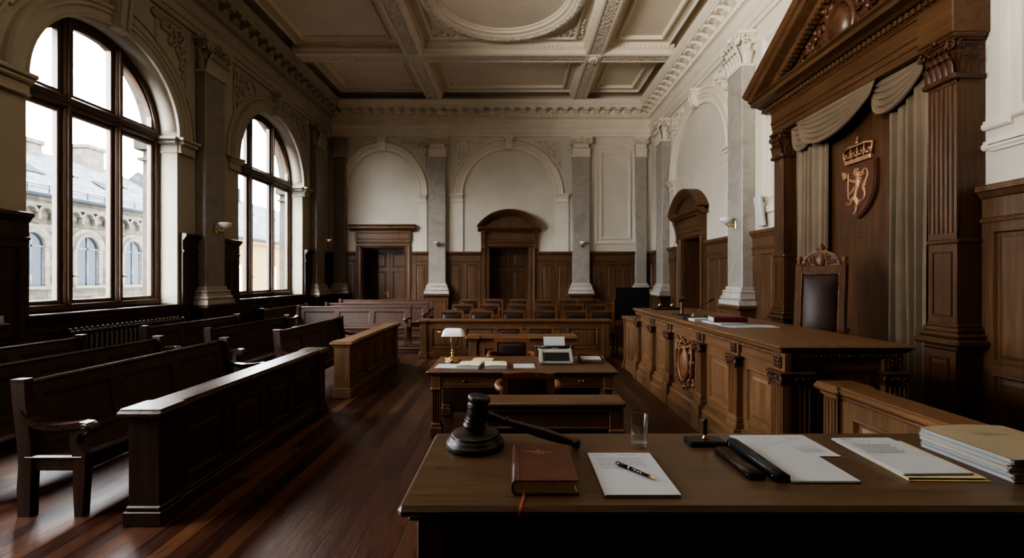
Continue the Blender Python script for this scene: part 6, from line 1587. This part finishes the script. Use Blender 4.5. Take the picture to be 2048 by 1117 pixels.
while c < 19:
    m = MB(); m.sweep_arch(EB, c, 2.62, 0.36, 0.40, [(0, 0), (0, 0.10), (0.10, 0.12), (0.12, 0.05), (0.26, 0.05), (0.26, 0)], 0, PI, 18)
    for sg in (-1, 1): m.obox(EB, c + sg * 0.36, c + sg * 0.50, 1.40, 2.64, 0, 0.08, 0.01)
    m.obox(EB, c - 0.52, c + 0.52, 1.36, 1.45, 0, 0.16, 0.01)
    wn = obj('window', m, 'ashlar', T)
    K = 12
    m = MB(); m.face_poly(EB, [(c - 0.36, 1.42), (c + 0.36, 1.42)] + [(c + 0.36 * math.cos(PI * i / K), 2.62 + 0.40 * math.sin(PI * i / K)) for i in range(K + 1)], 0.006, 0.012); obj('pane', m, 'darkpane', wn)
    m = MB(); m.obox(EB, c - 0.025, c + 0.025, 1.44, 3.0, 0.012, 0.04); m.obox(EB, c - 0.36, c + 0.36, 2.60, 2.65, 0.012, 0.04)
    for sg in (-1, 1): m.obox(EB, c + sg * 0.34 - 0.02, c + sg * 0.34 + 0.02, 1.44, 2.62, 0.012, 0.035)
    obj('glazing_bar', m, 'roof', wn)
    c += 1.72
mb = MB(); mb.add([(XB + 0.30, 1.8, 4.10), (XB + 0.30, 19.4, 4.10), (XB - 3.2, 19.4, 6.25), (XB - 3.2, 1.8, 6.25), (XB - 6.7, 19.4, 4.1), (XB - 6.7, 1.8, 4.1)], [(0, 1, 2, 3), (3, 2, 4, 5), (0, 3, 5), (1, 4, 2)]); obj('roof', mb, 'roof', T)
mb = MB(); mb.box(XB + 0.22, XB + 0.36, 1.8, 19.4, 4.05, 4.16, 0.02); mb.tube([(XB + 0.1, 1.8, 4.42), (XB + 0.1, 19.4, 4.42)], 0.012, 6); mb.tube([(XB + 0.1, 1.8, 4.34), (XB + 0.1, 19.4, 4.34)], 0.012, 6)
yy = 2.0
while yy < 19: mb.tube([(XB + 0.1, yy, 4.2), (XB + 0.1, yy, 4.45)], 0.012, 5); yy += 0.6
obj('gutter', mb, 'roof_dark', T)
for (yc, zt2) in ((15.6, 6.55), (18.0, 6.95)):
    mb = MB(); mb.box(XB - 3.6, XB - 2.8, yc - 0.36, yc + 0.36, 5.4, zt2 - 0.1); mb.box(XB - 3.66, XB - 2.74, yc - 0.42, yc + 0.42, zt2 - 0.16, zt2, 0.02); mb.box(XB - 3.66, XB - 2.74, yc - .42, yc + .42, 5.4, 5.95, 0.03); obj('chimney', mb, 'ashlar', T)
mb = MB()
for (yc, t_) in ((13.8, 0.42), (16.4, 0.38)):
    xa = XB + 0.3 - 3.5 * t_; za = 4.1 + 2.15 * t_
    mb.add([(xa, yc, za + 0.05), (xa, yc + 0.7, za + 0.05), (xa - 0.5, yc + 0.7, za + 0.36), (xa - 0.5, yc, za + 0.36), (xa, yc, za - .05), (xa, yc + .7, za - .05)], [(0, 1, 2, 3), (0, 1, 5, 4)])
obj('skylight', mb, 'roof_dark', T)
T = thing('yellow_building', 'pale yellow rendered building with grey roof beyond the farther window', 'building', (-17, 26, -6))
X2 = -13.2; E2 = P((X2, 0, 0), YAX, ZAX, XAX)
mb = MB(); mb.box(X2 - 6, X2, 19.7, 36, -6, 3.55); mb.obox(E2, 19.7, 36, 3.35, 3.6, 0, 0.2, 0.03); obj('wall', mb, 'yellow', T)
mb = MB(); mb.add([(X2 + 0.3, 19.5, 3.6), (X2 + 0.3, 36.3, 3.6), (X2 - 3.2, 36.3, 6.3), (X2 - 3.2, 19.5, 6.3), (X2 - 6.7, 36.3, 3.6), (X2 - 6.7, 19.5, 3.6)], [(0, 1, 2, 3), (3, 2, 4, 5), (0, 3, 5), (1, 4, 2)]); obj('roof', mb, 'roof', T)
mb = MB(); mb.box(X2 + 0.22, X2 + 0.36, 19.5, 36.3, 3.52, 3.64, 0.02); obj('gutter', mb, 'roof_dark', T)
mb = MB(); mb.box(X2 - 3.5, X2 - 2.9, 25.6, 26.3, 5.6, 6.9); obj('chimney', mb, 'roof_dark', T)
for c in (21.1, 24.2, 27.3, 30.4):
    m = MB(); m.rings(E2, c - 0.45, c + 0.45, 0.6, 2.3, [(0, 0), (0, 0.05), (0.08, 0.06), (0.10, 0.02)], fill=False); wn = obj('window', m, 'white', T)
    m = MB(); m.obox(E2, c - 0.36, c + 0.36, 0.69, 2.21, 0.004, 0.012); obj('pane', m, 'darkpane', wn)
    m = MB(); m.obox(E2, c - 0.025, c + 0.025, 0.69, 2.21, 0.012, 0.04); m.obox(E2, c - 0.36, c + 0.36, 1.65, 1.70, 0.012, 0.04); obj('glazing_bar', m, 'white', wn)
mb = MB(); mb.tube([(X2 + 0.09, 25.2, -5), (X2 + 0.09, 25.2, 3.0), (X2 + 0.28, 25.2, 3.5)], 0.05, 8); obj('downpipe', mb, 'roof_dark', T)
mb = MB(); mb.box(-60, -7.3, -40, 80, -6.2, -6.0); struct('ground', mb, 'roof')

# ================================================================== LIGHT AND CAMERA
w = bpy.data.worlds.new('overcast_sky'); SC.world = w; w.use_nodes = True
nt = w.node_tree; bg = nt.nodes['Background']
tc = N(nt, 'ShaderNodeTexCoord'); sep = N(nt, 'ShaderNodeSeparateXYZ'); nt.links.new(tc.outputs['Generated'], sep.inputs[0])
nz = N(nt, 'ShaderNodeTexNoise', Scale=2.2, Detail=4.0); nt.links.new(tc.outputs['Generated'], nz.inputs['Vector'])
md = N(nt, 'ShaderNodeMath', operation='MULTIPLY_ADD'); md.inputs[1].default_value = 0.25; nt.links.new(nz.outputs[0], md.inputs[0]); nt.links.new(sep.outputs[2], md.inputs[2])
rp = ramp(nt, [(0.0, (0.88, 0.92, 0.97)), (0.45, (0.95, 0.97, 1.0)), (1.0, (0.97, 0.985, 1.0))]); nt.links.new(md.outputs[0], rp.inputs[0]); nt.links.new(rp.outputs[0], bg.inputs['Color'])
bg.inputs['Strength'].default_value = SKY
for i, (a, b, sl, sp, ry) in enumerate(WINS):
    l = bpy.data.lights.new('window_portal', 'AREA'); l.shape = 'RECTANGLE'; l.size = b - a; l.size_y = sp + ry - sl
    l.cycles.is_portal = True
    o = bpy.data.objects.new('window_portal', l); COL.objects.link(o); o.location = LW.pt((a + b) / 2, (sl + sp + ry) / 2, GN - 0.10)
    o.rotation_euler = (PI / 2, 0, -PI / 2)
    o.rotation_euler = V3((1, 0, 0)).to_track_quat('-Z', 'Z').to_euler()
def area(name, loc, aim, sx, sy, power, col, spread=180):
    l = bpy.data.lights.new(name, 'AREA'); l.shape = 'RECTANGLE'; l.size = sx; l.size_y = sy; l.energy = power; l.color = col; l.spread = math.radians(spread)
    o = bpy.data.objects.new(name, l); COL.objects.link(o); o.location = loc
    o.rotation_euler = (V3(aim) - V3(loc)).to_track_quat('-Z', 'Z').to_euler(); return o
area('added_fill_light', (-5.7, -1.6, 4.2), (1.2, 4.2, 8.3), 2.6, 2.2, UP, (1.0, 0.965, 0.90), 66)  # added fill behind the camera to lift ceiling and back wall, no fixture there
cam = bpy.data.cameras.new('camera'); co = bpy.data.objects.new('camera', cam); COL.objects.link(co); SC.camera = co
co.location = (0, 0, EYE); co.rotation_euler = (PI / 2, 0, 0)
cam.sensor_width = 36.0; cam.lens = 36.0 * F_PX / 2048; cam.shift_x = (1024 - CX) / 2048; cam.shift_y = -(558.5 - CY) / 2048
cam.clip_start = 0.05; cam.clip_end = 300
cam.dof.use_dof = True; cam.dof.focus_distance = 1.6; cam.dof.aperture_fstop = 4.5
SC.view_settings.view_transform = VT; SC.view_settings.look = LOOK; SC.view_settings.exposure = EXPO
try:
    SC.cycles.use_denoising = True; SC.cycles.max_bounces = 10; SC.cycles.diffuse_bounces = 6; SC.cycles.transparent_max_bounces = 16; SC.cycles.sample_clamp_indirect = 8.0
except Exception: pass
